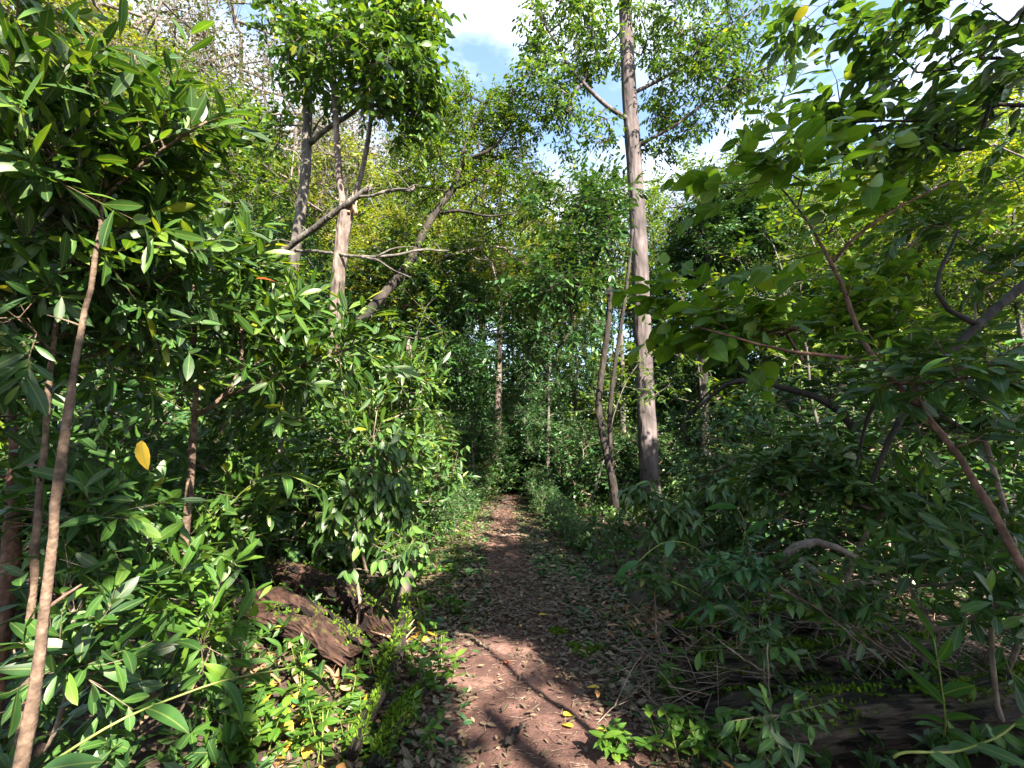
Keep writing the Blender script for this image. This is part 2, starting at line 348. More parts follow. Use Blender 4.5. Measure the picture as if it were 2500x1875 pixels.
M = dict(
    glossy=leaf_mat('glossy_leaf', [(0, (.012, .035, .010)), (.4, (.022, .058, .012)), (.8, (.042, .09, .015)), (.975, (.085, .13, .02)), (.995, (.2, .2, .02))], .42, .47),
    glossyd=leaf_mat('dark_glossy_leaf', [(0, (.013, .036, .014)), (.5, (.022, .058, .018)), (.9, (.04, .09, .02)), (.985, (.08, .13, .02)), (1, (.18, .16, .03))], .38, .47),
    ovate=leaf_mat('ovate_leaf', [(0, (.034, .085, .012)), (.5, (.062, .13, .016)), (.92, (.105, .17, .017)), (1, (.2, .2, .02))], .5, .5),
    droop=leaf_mat('drooping_leaf', [(0, (.016, .042, .016)), (.5, (.027, .064, .02)), (.95, (.06, .11, .026)), (1, (.13, .10, .03))], .3, .45),
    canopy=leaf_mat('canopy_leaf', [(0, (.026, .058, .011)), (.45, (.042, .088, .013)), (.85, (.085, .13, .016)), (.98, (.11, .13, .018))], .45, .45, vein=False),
    canopyd=leaf_mat('canopy_leaf_deep', [(0, (.02, .05, .012)), (.5, (.035, .078, .014)), (.9, (.07, .12, .018)), (.985, (.13, .17, .02)), (1, (.22, .2, .03))], .42, .42, vein=False),
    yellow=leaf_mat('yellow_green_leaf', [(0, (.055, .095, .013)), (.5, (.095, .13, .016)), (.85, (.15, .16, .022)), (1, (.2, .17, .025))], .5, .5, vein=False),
    pale=leaf_mat('pale_leaf', [(0, (.02, .042, .010)), (.5, (.036, .058, .012)), (.85, (.06, .072, .016)), (1, (.085, .075, .02))], .4, .5, vein=False),
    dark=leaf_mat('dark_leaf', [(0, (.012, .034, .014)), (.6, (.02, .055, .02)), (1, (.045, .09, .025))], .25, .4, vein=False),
    teal=leaf_mat('blue_green_leaf', [(0, (.018, .055, .024)), (.6, (.03, .085, .035)), (1, (.06, .12, .04))], .3, .45, vein=False),
    fresh=leaf_mat('fresh_leaf', [(0, (.03, .075, .015)), (.6, (.05, .11, .018)), (1, (.10, .16, .025))], .45, .45),
    litter=leaf_mat('litter_leaf', [(0, (.03, .018, .013)), (.4, (.06, .036, .027)), (.68, (.10, .065, .048)), (.8, (.06, .06, .04)), (.93, (.16, .11, .075)), (.985, (.22, .14, .085)), (1, (.4, .18, .04))], .1, .6, (1, .9, .7), sat=(1, 1, 1)),
    yleaf=leaf_mat('yellow_fallen_leaf', [(0, (.3, .13, .03)), (.3, (.42, .26, .025)), (.75, (.46, .34, .035)), (1, (.34, .11, .02))], .2, .5, (1, .9, .6), sat=(1, 1, 1)),
    redleaf=leaf_mat('red_leaf', [(0, (.5, .1, .05)), (1, (.55, .16, .08))], .3, .5, (1, .8, .6), sat=(1, 1, 1)),
    brownleaf=leaf_mat('dead_leaf', [(0, (.10, .05, .025)), (.5, (.2, .11, .06)), (1, (.34, .2, .11))], .15, .6, (1, .85, .65), sat=(1, 1, 1)),
    moss=leaf_mat('moss', [(0, (.028, .052, .008)), (.6, (.06, .1, .012)), (1, (.11, .15, .02))], .3, .8, vein=False, spec=.1),
    bark=bark_mat('mauve_bark', (0.02772, 0.02238, 0.02231), (0.0594, 0.04965, 0.04934), (0.099, 0.08547, 0.0858), 5, .22, .8),
    barkp=bark_mat('pink_bark', (.035, .026, .022), (.09, .072, .062), (.165, .14, .122), 8, .3, .8, (.08, .09, .03), .25),
    barkg=bark_mat('grey_bark', (0.024, 0.02214, 0.01968), (0.0624, 0.05658, 0.0492), (0.1248, 0.1181, 0.1033), 7, .25, .6, (.10, .12, .03), .35),
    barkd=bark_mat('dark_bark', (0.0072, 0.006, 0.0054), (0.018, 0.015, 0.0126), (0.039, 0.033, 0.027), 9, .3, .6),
    barkw=bark_mat('pale_bark', (.05, .04, .033), (.09, .075, .065), (.15, .13, .118), 4, .3, .4),
    stem=bark_mat('sapling_bark', (0.0272, 0.01904, 0.01382), (0.07616, 0.05152, 0.03571), (0.136, 0.1008, 0.07488), 26, 1.1, .22, (.10, .12, .05), .12),
    stemr=bark_mat('reddish_bark', (0.02812, 0.01594, 0.01215), (0.07875, 0.04208, 0.0297), (0.1406, 0.08925, 0.0675), 24, .9, .25, (.10, .11, .05), .12),
    twig=bark_mat('twig_bark', (.06, .045, .035), (.13, .1, .075), (.24, .19, .15), 18, .4, .3),
    log=bark_mat('rotting_log_bark', (0.006975, 0.003676, 0.0027), (0.03488, 0.01753, 0.01215), (0.0837, 0.04664, 0.0324), 6, .6, 1.3, (.06, .085, .012), .2, uv=(3.2, 1., 1)),
    mosslog=bark_mat('mossy_log_bark', (.012, .010, .009), (.04, .032, .026), (.11, .085, .06), 6, .6, 1.3, (.03, .048, .007), .42, uv=(3.2, 1., 1)),
    log2=bark_mat('smooth_log_bark', (0.0126, 0.0091, 0.007), (0.035, 0.0252, 0.0189), (0.077, 0.0595, 0.0462), 5, .5, 1.2, (.035, .05, .01), .35, uv=(3., .8, 1)),
    wood=bark_mat('torn_wood', (0.15, 0.0825, 0.045), (0.27, 0.165, 0.105), (0.4125, 0.3, 0.21), 14, .2, .5),
    soil=soil_mat('trail_soil', (.022, .0115, .009), (.072, .037, .029), (.19, .112, .09), 4, .9),
    earth=soil_mat('forest_earth', (.02, .014, .010), (.05, .033, .024), (.10, .07, .045), 5, .9),
)

# ---------------------------------------------------------------- ground and path
def grid_axis(a, b, fine, lo, hi):
    pts = [0.]; return np.array(sorted(set(np.concatenate([np.arange(a, b, fine), np.geomspace(1, lo, 24) * -1 + a, np.geomspace(1, hi, 24) + b]).round(4))))
def sheet(name, xs, ys, z, mat):
    X, Y = np.meshgrid(xs, ys); Zz = z(X, Y); mb = MB()
    i = np.arange(X.size).reshape(X.shape)
    mb.add(np.stack([X, Y, Zz], -1), [np.stack([i[:-1, :-1], i[:-1, 1:], i[1:, 1:], i[1:, :-1]], -1).reshape(-1, 4)])
    return mb.build(name, mat)
gx = grid_axis(-8, 8, .12, 240, 240); gy = grid_axis(-4, 22, .12, 240, 240)
tag(sheet('ground', gx, gy, lambda X, Y: h0(X, Y), M['earth']), kind='structure')
def hp(x, y):
    u = np.clip(np.abs(x - xc(y)) / hw(y), 0, 1)
    return h0(x, y) + .006 + (.03 + .05 * fbm(x * 3, y * 3, 4, 3) + .022 * fbm(x * 16, y * 16, 4, 4)) * (1 - u ** 4)
mb = MB(); ys = np.concatenate([np.arange(.6, 7, .025), np.arange(7, 25, .08)]); us = np.linspace(-1, 1, 81)
U, Yg = np.meshgrid(us, ys)
edge = 1 + .28 * 2 * fbm(np.sign(U) * 3 + 7, Yg * 1.1, 3, 31) + .25 * fbm(np.sign(U) * 5 + 3, Yg * 4, 2, 8)
Xg = xc(Yg) + U * hw(Yg) * edge
Zg = hp(Xg, Yg)
i = np.arange(Xg.size).reshape(Xg.shape)
mb.add(np.stack([Xg, Yg, Zg], -1), [np.stack([i[:-1, :-1], i[:-1, 1:], i[1:, 1:], i[1:, :-1]], -1).reshape(-1, 4)])
tag(mb.build('path', M['soil']), kind='structure')
def GP(px, py, lift=0.):
    """ground point under a photo pixel"""
    cx, cu = (px - 1250) / FS, -(py - 937.5) / FS
    v = np.array([cx, cp - sp * cu, sp + cp * cu]); p = v * (-CAMZ / v[2]) + np.array([0, 0, CAMZ])
    for _ in range(3):
        z = float(hp(np.array([p[0]]), np.array([p[1]]))[0]); p = v * ((z - CAMZ) / v[2]) + np.array([0, 0, CAMZ])
    p[2] += lift
    return p

# ---------------------------------------------------------------- generic tree builder
def make_tree(name, label, cat, trunk, trad, crowns, mat_b, mat_l, seed, style='alt', limbs=(), rtip=.006, step=.45, updir=.5,
              ntw=3, twl=.4, nl=6, L=.1, W=.045, tp=MID, droop=.2, up=.2, spread=.8, curl=.25, k=10, rough=.12, group=None, keep=None, twr=.004,
              attach_from=.35, wob=.12, ex=.5, base=None, roots=0., jit=.6, lv=.3, bias=(0, 0, 0), kink=0., res=.22):
    """trunk: polyline; limbs: (polyline, r0, r1) drawn as parts; crowns: (centre, radii, tips)"""
    rg = np.random.default_rng(seed)
    trunk = np.asarray(trunk, float)
    b = trunk[0] if base is None else np.asarray(base)
    root = thing(name, label, cat, b, group)
    n = max(8, int(np.sum(np.linalg.norm(np.diff(trunk, axis=0), axis=1)) / res))
    tp_, tr_ = resample(trunk, n, np.array(trad, float))
    if kink: tp_[1:-1] += rg.normal(0, kink, tp_[1:-1].shape); tr_ = tr_ * (1 + .16 * (rg.uniform(0, 1, n) > .8)) * rg.uniform(.92, 1.08, n)
    mbw = MB(); tube(mbw, tp_, tr_, k, rough, seed, fluted=roots)
    i0 = int(len(tp_) * attach_from)
    nodes = [p for p in tp_[i0:]]; par = [-1] + list(range(len(nodes) - 1)); rmax = list(tr_[i0:])
    for lp, r0, r1 in limbs:
        q = resample(np.asarray(lp, float), max(6, int(np.sum(np.linalg.norm(np.diff(lp, axis=0), axis=1)) / .2)))
        mbl_ = MB(); tube(mbl_, q, np.linspace(r0, r1, len(q)), 8, rough, seed + 3)
        mbl_.build('limb', mat_b, root)
        j = len(nodes); nodes += [p for p in q[1:]]; par += [0] + list(range(j, len(nodes) - 1)); rmax += list(np.linspace(r0, r1, len(q))[1:])
    if crowns:
        tips = np.concatenate([ell(rg, c, r, n_) for c, r, n_ in crowns])
        if keep is not None: tips = tips[keep(tips)]
        nd, pr, rad, ids, dirs, nb = grow(nodes, par, tips, rg, step, wob, updir, rtip, ex)
        rmax = np.array(rmax + [9] * (len(nd) - nb)); rad = np.minimum(rad, rmax * .8)
        e = np.arange(nb, len(nd)); pa = pr[e]
        for bi in e: rad[bi] = min(rad[bi], rad[pr[bi]])
        ra = np.where(pa < nb, np.minimum(rad[e] * 1.15, rad[pa]), rad[pa])
        big = rad[e] > .012
        segs(mbw, nd[pa[big]], nd[e[big]], np.minimum(ra[big], rad[e[big]] * 1.5), rad[e[big]], 6); segs(mbw, nd[pa[~big]], nd[e[~big]], np.minimum(ra[~big], rad[e[~big]] * 1.5), rad[e[~big]], 4)
        mbf = MB()
        foliage(mbf, mbw, nd[ids], dirs, rg, style, ntw, twl, nl, L, W, tp, droop, spread, up, curl, twr, keep, jit, lv, bias)
        # leaves a little back along the branches too
        pk = pr[ids]; ok = pk >= nb
        foliage(mbf, mbw, nd[pk[ok]], dirs[ok], rg, style, max(1, ntw // 2), twl, nl, L, W, tp, droop, spread, up, curl, twr, keep, jit, lv, bias)
    mbw.build('trunk', mat_b, root)
    if crowns: mbf.build('crown', mat_l, root)
    return root
def C(px, py, d, rpx, rpy, n, rd=None):
    """crown ellipsoid from the photo: centre pixel, radii in pixels, forward distance"""
    s = d / FS
    return (P(px, py, d), (rpx * s, rpx * s if rd is None else rd, rpy * s * 1.05), n)
# ================================================================ large trees of the middle distance
def to_ground(p):
    p = np.array(p, float); return np.array([p[0], p[1], H(p[0], p[1]) - .1])
def trunk_pts(*a):
    q = PL(*a); return np.concatenate([[to_ground(q[0])], q])
# tall straight tree right of the trail
t = trunk_pts((1588, 1190, 12), (1577, 1000, 12), (1568, 800, 12), (1562, 640, 12), (1555, 500, 12), (1545, 350, 12), (1533, 180, 12), (1526, 0, 12), (1520, -250, 12))
make_tree('tall_tree', 'tall straight mauve-barked tree standing right of the trail, trunk running out of the top', 'tree', t,
          [.30, .25, .235, .23, .225, .22, .21, .2, .18, .13],
          [C(1385, 110, 11.5, 125, 110, 110), C(1480, 60, 12.6, 130, 90, 50), C(1320, 250, 11.2, 100, 70, 54), C(1420, 330, 12, 80, 60, 26), C(1690, 60, 11.5, 150, 110, 110), C(1700, 220, 11.8, 150, 90, 100),
           C(1840, 140, 11, 110, 150, 50), C(1620, 330, 12, 90, 60, 26), C(1300, 50, 11.5, 40, 70, 12)],
          M['bark'], M['canopyd'], 11, limbs=[(PL((1548, 300, 12), (1480, 260, 11.7), (1400, 180, 11.3), (1330, 60, 11)), .07, .025), (PL((1550, 360, 12), (1660, 300, 11.8), (1760, 215, 11.5), (1880, 160, 11)), .055, .02),
                 (PL((1540, 230, 12), (1640, 180, 11.8), (1740, 100, 11.6), (1860, 10, 11.2)), .06, .02)],
          L=.13, W=.06, nl=7, ntw=3, twl=.5, droop=.45, k=16, rough=.07, roots=.1, attach_from=.5, tp=MID, ex=.42)
# forked tree with torn crotch
d = 9.
t = trunk_pts((803, 1000, d), (815, 850, d), (822, 740, d), (828, 650, d), (838, 560, d), (848, 500, d))
ft = make_tree('forked_tree', 'forked tree left of the trail, two stems rising from a torn stubby crotch', 'tree', t, [.17, .145, .14, .135, .13, .14, .16],
          [C(860, 130, 8.4, 110, 110, 48), C(960, 190, 8.2, 120, 90, 60), C(990, 60, 8.2, 80, 90, 40), C(1010, 230, 8.4, 50, 60, 16), C(900, -30, 8.5, 180, 60, 34), C(990, 300, 8.6, 40, 50, 9), C(720, 110, 8.6, 50, 60, 12)], M['barkp'], M['canopyd'], 12,
          limbs=[(PL((842, 520, d), (828, 440, d), (822, 330, d), (815, 200, d), (812, 90, d), (825, -120, d)), .075, .04),
                 (PL((852, 520, d), (875, 455, d), (893, 380, d), (905, 300, d), (912, 200, d), (925, 60, d), (940, -120, d)), .06, .025)],
          L=.17, W=.075, tp=OVATE, droop=.5, ntw=3, nl=6, twl=.55, k=14, rough=.13, attach_from=.97, jit=.7, ex=.4)
mb = MB(); rg = np.random.default_rng(5)
for k in range(16):
    b = P(835 + rg.uniform(0, 35), 515 + rg.uniform(-8, 14), d - .1 + rg.uniform(-.1, .15)); e = b + np.array([rg.uniform(-.12, .12), rg.uniform(-.08, .08), rg.uniform(.12, .42)])
    tube(mb, np.array([b, (b + e) / 2 + rg.normal(0, .015, 3), e]), [.035, .022, .003], 5)
mb.build('torn_crotch', M['wood'], ft)
# mossy straight tree left of it
d = 10.
t = trunk_pts((700, 900, d), (708, 740, d), (720, 610, d), (731, 540, d), (746, 430, d), (750, 330, d), (753, 220, d), (738, 100, d), (715, 0, d), (700, -150, d))
make_tree('slender_tree', 'lichen-streaked slender tree with one long ascending branch, just left of the forked tree', 'tree', t, [.15, .13, .125, .12, .115, .11, .105, .1, .08, .06, .05],
          [C(730, 90, 9.4, 70, 80, 22), C(800, 200, 9.3, 90, 60, 26), C(900, 90, 9.4, 70, 60, 20), C(680, 20, 9.8, 60, 60, 12), C(640, 330, 10.2, 60, 110, 14)], M['barkg'], M['canopyd'], 13,
          limbs=[(PL((755, 352, d), (800, 312, 9.8), (860, 278, 9.6), (903, 232, 9.5), (913, 150, 9.5), (895, 60, 9.4), (880, -60, 9.4)), .06, .02), (PL((752, 345, d), (775, 300, 10.1), (800, 270, 10.2)), .03, .012)],
          L=.16, W=.075, tp=OVATE, droop=.4, ntw=3, nl=6, twl=.5, k=12, rough=.14, attach_from=.5, ex=.4)
# leaning tree
t = trunk_pts((835, 835, 10), (905, 755, 10.3), (962, 690, 10.6), (1003, 635, 10.9), (1028, 580, 11.1), (1062, 518, 11.3), (1105, 465, 11.4), (1124, 405, 11.5))
make_tree('leaning_tree', 'dark tree leaning steeply towards the trail behind the forked tree', 'tree', t, [.13, .12, .11, .105, .10, .095, .085, .075, .06],
          [C(1150, 330, 12, 120, 90, 80), C(1230, 320, 12.2, 90, 90, 50), C(1060, 400, 11.2, 90, 80, 44), C(1000, 600, 10.4, 70, 50, 14), C(1100, 260, 12, 80, 60, 26), C(1240, 470, 12, 110, 70, 44), C(1160, 560, 12.2, 120, 70, 40), C(1030, 450, 12, 70, 50, 16)], M['barkd'], M['canopy'], 14,
          limbs=[(PL((1124, 410, 11.5), (1140, 385, 11.5), (1190, 372, 11.5), (1225, 340, 11.5), (1260, 280, 11.5)), .05, .015), (PL((1122, 420, 11.5), (1132, 360, 11.5), (1150, 310, 11.6), (1180, 250, 11.7)), .05, .015),
                 (PL((1100, 470, 11.4), (1150, 440, 11.4), (1180, 432, 11.4), (1220, 395, 11.4)), .045, .015), (PL((1075, 520, 11.3), (1120, 512, 11.3), (1190, 530, 11.3), (1260, 520, 11.5)), .05, .015)],
          L=.09, W=.042, tp=MID, droop=.3, ntw=4, nl=9, twl=.5, k=12, rough=.1, attach_from=.4, ex=.4)
# broken limbs hung up beside the fork
def limb_thing(name, label, cat, paths, mat, seed, group=None, rough=.14, part='side_branch', k=10, jag=.08, nres=.12, mname=None, twiggy=7):
    root = thing(name, label, cat, paths[0][0][0], group)
    for i, (pts, r0, r1) in enumerate(paths):
        pts = np.asarray(pts, float); n = max(6, int(np.sum(np.linalg.norm(np.diff(pts, axis=0), axis=1)) / nres))
        q = resample(pts, n); q[1:-1] += np.random.default_rng(seed + i).normal(0, max(r0, r1) * .12, q[1:-1].shape)
        mb = MB(); tube(mb, q, np.linspace(r0, r1, n), k, rough, seed + i, jag=jag if i == 0 else 0)
        if twiggy and len(q) > 6:
            rt = np.random.default_rng(seed + 50 + i); m_ = twiggy; a_ = q[rt.integers(2, n, m_)]; b_ = a_ + rt.normal(0, .16, (m_, 3)) + [0, 0, .08]; c_ = b_ + (b_ - a_) * .6 + rt.normal(0, .1, (m_, 3))
            segs(mb, a_, b_, r1 * .4, r1 * .22, 5); segs(mb, b_, c_, r1 * .22, r1 * .06, 4); segs(mb, b_, b_ + rt.normal(0, .15, (m_, 3)), r1 * .18, r1 * .05, 4)
        mb.build((mname or 'limb') if i == 0 else part, mat, root)
    return root
limb_thing('broken_limb', 'thick grey broken limb resting slantwise in the fork of the forked tree', 'fallen limb',
           [(PL((640, 660, 9.3), (700, 606, 9.3), (760, 562, 9.1), (835, 505, 8.85), (905, 457, 8.7)), .065, .06), (PL((870, 480, 8.75), (910, 478, 8.7), (950, 464, 8.6), (985, 462, 8.55), (1005, 466, 8.5)), .026, .036),
            (PL((1003, 466, 8.5), (1012, 458, 8.5), (1008, 450, 8.5)), .04, .006)], M['barkg'], 21)
limb_thing('dead_branch', 'pale lichened dead branch lying level across the forked trunk, twice forked', 'fallen limb',
           [(PL((725, 612, 9.6), (780, 614, 9.3), (840, 624, 8.8), (905, 628, 8.7), (960, 625, 8.8), (1030, 608, 9.1), (1090, 612, 9.4)), .036, .02), (PL((880, 628, 8.7), (920, 632, 8.5), (960, 660, 8.3), (1005, 678, 8.2)), .024, .008),
            (PL((920, 626, 8.7), (960, 604, 8.8), (1010, 602, 9)), .02, .007)], M['barkg'], 22)
limb_thing('bare_limb', 'bare white forked limb hanging in the sunlit foliage beyond the leaning tree', 'fallen limb',
           [(PL((1090, 625, 13), (1140, 612, 13), (1210, 600, 13), (1270, 615, 13)), .05, .03), (PL((1170, 606, 13), (1190, 585, 13), (1215, 582, 13)), .03, .012), (PL((1180, 625, 13), (1200, 640, 13), (1215, 700, 13), (1240, 720, 13)), .035, .012),
            (PL((1140, 612, 13), (1165, 635, 13), (1225, 632, 13)), .03, .012), (PL((1225, 600, 13), (1260, 632, 13), (1300, 650, 13)), .03, .01)], M['barkw'], 23)
# thin trees near the tall one
t = trunk_pts((1500, 1190, 10), (1478, 1095, 10), (1459, 1000, 10), (1470, 900, 10), (1486, 790, 10), (1491, 690, 10), (1480, 560, 10), (1490, 470, 10))
make_tree('dark_tree', 'thin dark tree with a bowed trunk, just left of the tall straight tree', 'tree', t, [.095, .085, .08, .072, .068, .062, .056, .045, .03],
          [C(1420, 560, 9.6, 100, 80, 34), C(1480, 480, 10, 70, 70, 20), C(1330, 720, 9.2, 110, 60, 40), C(1400, 650, 9.4, 90, 60, 26), C(1340, 480, 10, 50, 50, 8), C(1300, 830, 9.4, 80, 60, 18)], M['barkd'], M['dark'], 15, L=.16, W=.06, tp=MID, droop=.35, ntw=3, nl=9, twl=.6, k=10, attach_from=.35, ex=.4, jit=.35)
t = trunk_pts((1490, 1110, 10.6), (1488, 1000, 10.6), (1500, 900, 10.6), (1520, 770, 10.6), (1536, 650, 10.6), (1545, 560, 10.6))
make_tree('thin_tree', 'thin grey-green tree growing between the bowed dark trunk and the tall tree', 'tree', t, [.06, .055, .05, .048, .045, .04, .025],
          [C(1440, 800, 10.4, 70, 60, 14)], M['barkd'], M['teal'], 16, L=.12, W=.05, droop=.3, ntw=3, nl=8, twl=.5, k=8, attach_from=.4, ex=.4)
# evergreen right of the tall trunk
t = trunk_pts((1720, 1100, 12.5), (1715, 800, 12.5), (1730, 620, 12.5), (1740, 460, 12.5))
make_tree('evergreen_tree', 'dense dark evergreen tree standing right behind the tall straight trunk', 'tree', t, [.16, .13, .12, .11, .05],
          [C(1740, 560, 13, 110, 70, 60), C(1690, 620, 13, 60, 60, 24), C(1830, 620, 12, 110, 70, 46), C(1780, 500, 12, 80, 50, 24), C(1900, 740, 12, 120, 70, 34), C(1880, 540, 12, 70, 60, 20)], M['barkd'], M['dark'], 17, L=.15, W=.06, droop=.3, ntw=4, nl=9, twl=.55, attach_from=.4, ex=.4)
# broken pale stump trunk left of centre
q = trunk_pts((975, 935, 12), (1000, 880, 12), (1003, 862, 12), (1000, 850, 12))
limb_thing('broken_stump', 'pale snapped-off trunk poking out of the shrubs left of the trail end', 'stump', [(q, .13, .09), (PL((1000, 856, 12), (997, 835, 12), (1001, 815, 12)), .07, .01)], M['barkp'], 24)

# ================================================================ background trees: one of each kind, then copies
O3 = np.zeros(3)
def proto(name, mat_b, mat_l, seed, h, crowns, r0=.14, lean=.3, **kw):
    rg = np.random.default_rng(seed)
    z = np.linspace(-.3, h * .88, 9); t = np.stack([np.cumsum(rg.normal(0, lean * .5, 9)) * z / h, np.cumsum(rg.normal(0, lean * .5, 9)) * z / h, z], 1)
    rr = r0 * np.linspace(1, .25, 9)
    r = make_tree(name, 'x', 'tree', t, rr, crowns, mat_b, mat_l, seed, base=O3, **kw)
    return r
GREEN = proto('forest_tree', M['barkg'], M['canopy'], 31, 10, [((0, 0, 8), (2.2, 2.2, 1.9), 120), ((1.2, .6, 5.6), (1.5, 1.5, 1.2), 50), ((-1.1, -.5, 6.3), (1.5, 1.4, 1.2), 50), ((.3, -.8, 4), (1.3, 1.3, .8), 22)], L=.12, W=.055, ntw=5, nl=9, twl=.55, attach_from=.3, ex=.42, rtip=.008)
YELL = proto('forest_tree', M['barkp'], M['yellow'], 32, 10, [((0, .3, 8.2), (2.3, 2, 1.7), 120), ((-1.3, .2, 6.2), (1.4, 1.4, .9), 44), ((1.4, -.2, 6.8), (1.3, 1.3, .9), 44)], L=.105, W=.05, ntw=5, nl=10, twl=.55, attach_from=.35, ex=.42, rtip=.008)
BARE = proto('forest_tree', M['barkw'], M['pale'], 33, 11, [((0, 0, 9), (2.6, 2.4, 2.1), 130), ((1.3, .6, 6.4), (1.6, 1.5, 1.2), 44), ((-1.5, -.3, 7), (1.5, 1.4, 1.2), 44)], L=.10, W=.045, ntw=5, nl=3, twl=.8, attach_from=.35, ex=.46, rtip=.011, r0=.17, wob=.2, twr=.006)
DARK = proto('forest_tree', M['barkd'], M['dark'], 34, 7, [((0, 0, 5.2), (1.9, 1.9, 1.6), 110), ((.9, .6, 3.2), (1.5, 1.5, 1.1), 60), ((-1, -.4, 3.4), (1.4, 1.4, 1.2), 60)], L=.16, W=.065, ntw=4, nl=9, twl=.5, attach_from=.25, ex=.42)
THIN = proto('forest_tree', M['barkg'], M['teal'], 35, 8, [((0, 0, 6), (1.4, 1.4, 2.2), 90), ((.2, .1, 3), (1.3, 1.3, 1.3), 60)], L=.085, W=.036, ntw=5, nl=12, twl=.5, attach_from=.25, ex=.42, r0=.09)
for _p, _g in ((GREEN, 'green forest trees'), (YELL, 'sunlit yellow-green trees'), (BARE, 'pale sparse-leaved trees'), (DARK, 'dark shaded trees'), (THIN, 'slim blue-green trees')):
    _p['group'] = _g
HT = {GREEN: 10., YELL: 10., BARE: 11.2, DARK: 7., THIN: 8.3}
LB = {GREEN: 'mid green leafy tree behind the nearer trunks', YELL: 'sunlit yellow-green tree far behind the nearer trees', BARE: 'pale-branched sparse tree rising against the sky',
      DARK: 'dense dark shaded tree behind the shrubs', THIN: 'slim blue-green tree behind the trailside shrubs'}
def side_of(px): return 'on the left of the trail' if px < 1000 else 'past the end of the trail' if px < 1480 else 'on the right of the trail'
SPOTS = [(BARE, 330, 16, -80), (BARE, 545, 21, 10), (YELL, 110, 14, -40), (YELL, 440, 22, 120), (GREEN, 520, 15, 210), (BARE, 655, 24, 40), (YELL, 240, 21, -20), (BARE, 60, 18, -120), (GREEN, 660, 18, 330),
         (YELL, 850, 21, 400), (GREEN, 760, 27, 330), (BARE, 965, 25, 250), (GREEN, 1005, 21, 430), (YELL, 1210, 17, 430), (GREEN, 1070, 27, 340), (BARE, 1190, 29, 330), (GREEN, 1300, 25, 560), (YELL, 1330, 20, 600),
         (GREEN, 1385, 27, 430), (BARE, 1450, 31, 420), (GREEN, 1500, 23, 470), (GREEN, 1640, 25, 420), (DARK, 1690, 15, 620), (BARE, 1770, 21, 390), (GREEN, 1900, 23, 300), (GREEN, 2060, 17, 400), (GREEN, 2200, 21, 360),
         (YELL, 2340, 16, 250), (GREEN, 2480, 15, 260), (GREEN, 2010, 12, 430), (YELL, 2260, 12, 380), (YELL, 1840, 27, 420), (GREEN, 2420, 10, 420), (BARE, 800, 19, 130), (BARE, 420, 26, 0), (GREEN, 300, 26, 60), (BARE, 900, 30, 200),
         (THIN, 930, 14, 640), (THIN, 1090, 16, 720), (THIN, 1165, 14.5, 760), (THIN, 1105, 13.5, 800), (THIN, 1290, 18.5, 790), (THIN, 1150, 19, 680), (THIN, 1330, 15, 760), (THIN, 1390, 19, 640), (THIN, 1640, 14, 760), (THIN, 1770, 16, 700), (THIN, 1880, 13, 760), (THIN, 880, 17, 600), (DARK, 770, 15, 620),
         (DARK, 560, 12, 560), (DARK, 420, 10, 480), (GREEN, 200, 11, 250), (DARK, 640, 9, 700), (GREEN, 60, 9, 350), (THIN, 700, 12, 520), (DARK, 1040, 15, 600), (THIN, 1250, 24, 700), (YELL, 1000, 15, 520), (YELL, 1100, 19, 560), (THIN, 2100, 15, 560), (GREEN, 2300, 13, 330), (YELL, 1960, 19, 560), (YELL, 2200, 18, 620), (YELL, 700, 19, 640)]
rg = np.random.default_rng(77); first = set()
for k_, (pr, px, dd, ty) in enumerate(SPOTS):
    top = P(px, ty, dd); z0 = H(top[0], dd) - .05; s = (top[2] - z0) / HT[pr]; rz = rg.uniform(0, 6.28); sx = s if s < 1.25 else 1.1 + (s - 1.1) * .7
    if pr in first: dup(pr, (top[0], dd, z0), rz, sx, LB[pr] + ', ' + side_of(px), pr['group0'] + ' ' + side_of(px), tilt=tuple(rg.normal(0, .05, 2)), sz=s)
    else:
        first.add(pr); pr.location = (top[0], dd, z0); pr.rotation_euler = (0, 0, rz); pr.scale = (sx, sx, s); pr['label'] = LB[pr] + ', ' + side_of(px); pr['group0'] = pr['group']; pr['group'] = pr['group'] + ' ' + side_of(px)

POLE = proto('understory_sapling', M['barkg'], M['canopy'], 36, 4.6, [((0, 0, 3.8), (.8, .8, .8), 20), ((.2, .1, 2.4), (.7, .7, .6), 8)], L=.11, W=.045, ntw=3, nl=7, twl=.35, attach_from=.3, ex=.4, r0=.03, lean=.25, rtip=.004)
POLE['group'] = 'thin saplings of the understory'; POLE['label'] = 'thin sapling with a few sprays of leaves in the dim understory'; POLE['category'] = 'sapling'
first = False; rg = np.random.default_rng(78)
for k_ in range(46):
    dd = rg.uniform(6.5, 19); px = rg.uniform(-50, 2550); x = (px - 1250) / FS * dd
    if abs(x - xc(dd)) < 1.5 or (1500 < px < 1660 and dd < 12) or (770 < px < 900 and dd < 9): continue
    s = rg.uniform(.7, 1.35); loc = (x, dd, H(x, dd)); rz = rg.uniform(0, 6.28)
    lab = 'thin sapling with few leaves in the understory ' + side_of(px); gp = 'thin understory saplings ' + side_of(px)
    if first: dup(POLE, loc, rz, s, lab, gp, tilt=tuple(rg.normal(0, .12, 2)))
    else: first = True; POLE.location = loc; POLE.scale = (s, s, s); POLE['label'] = lab; POLE['group'] = gp

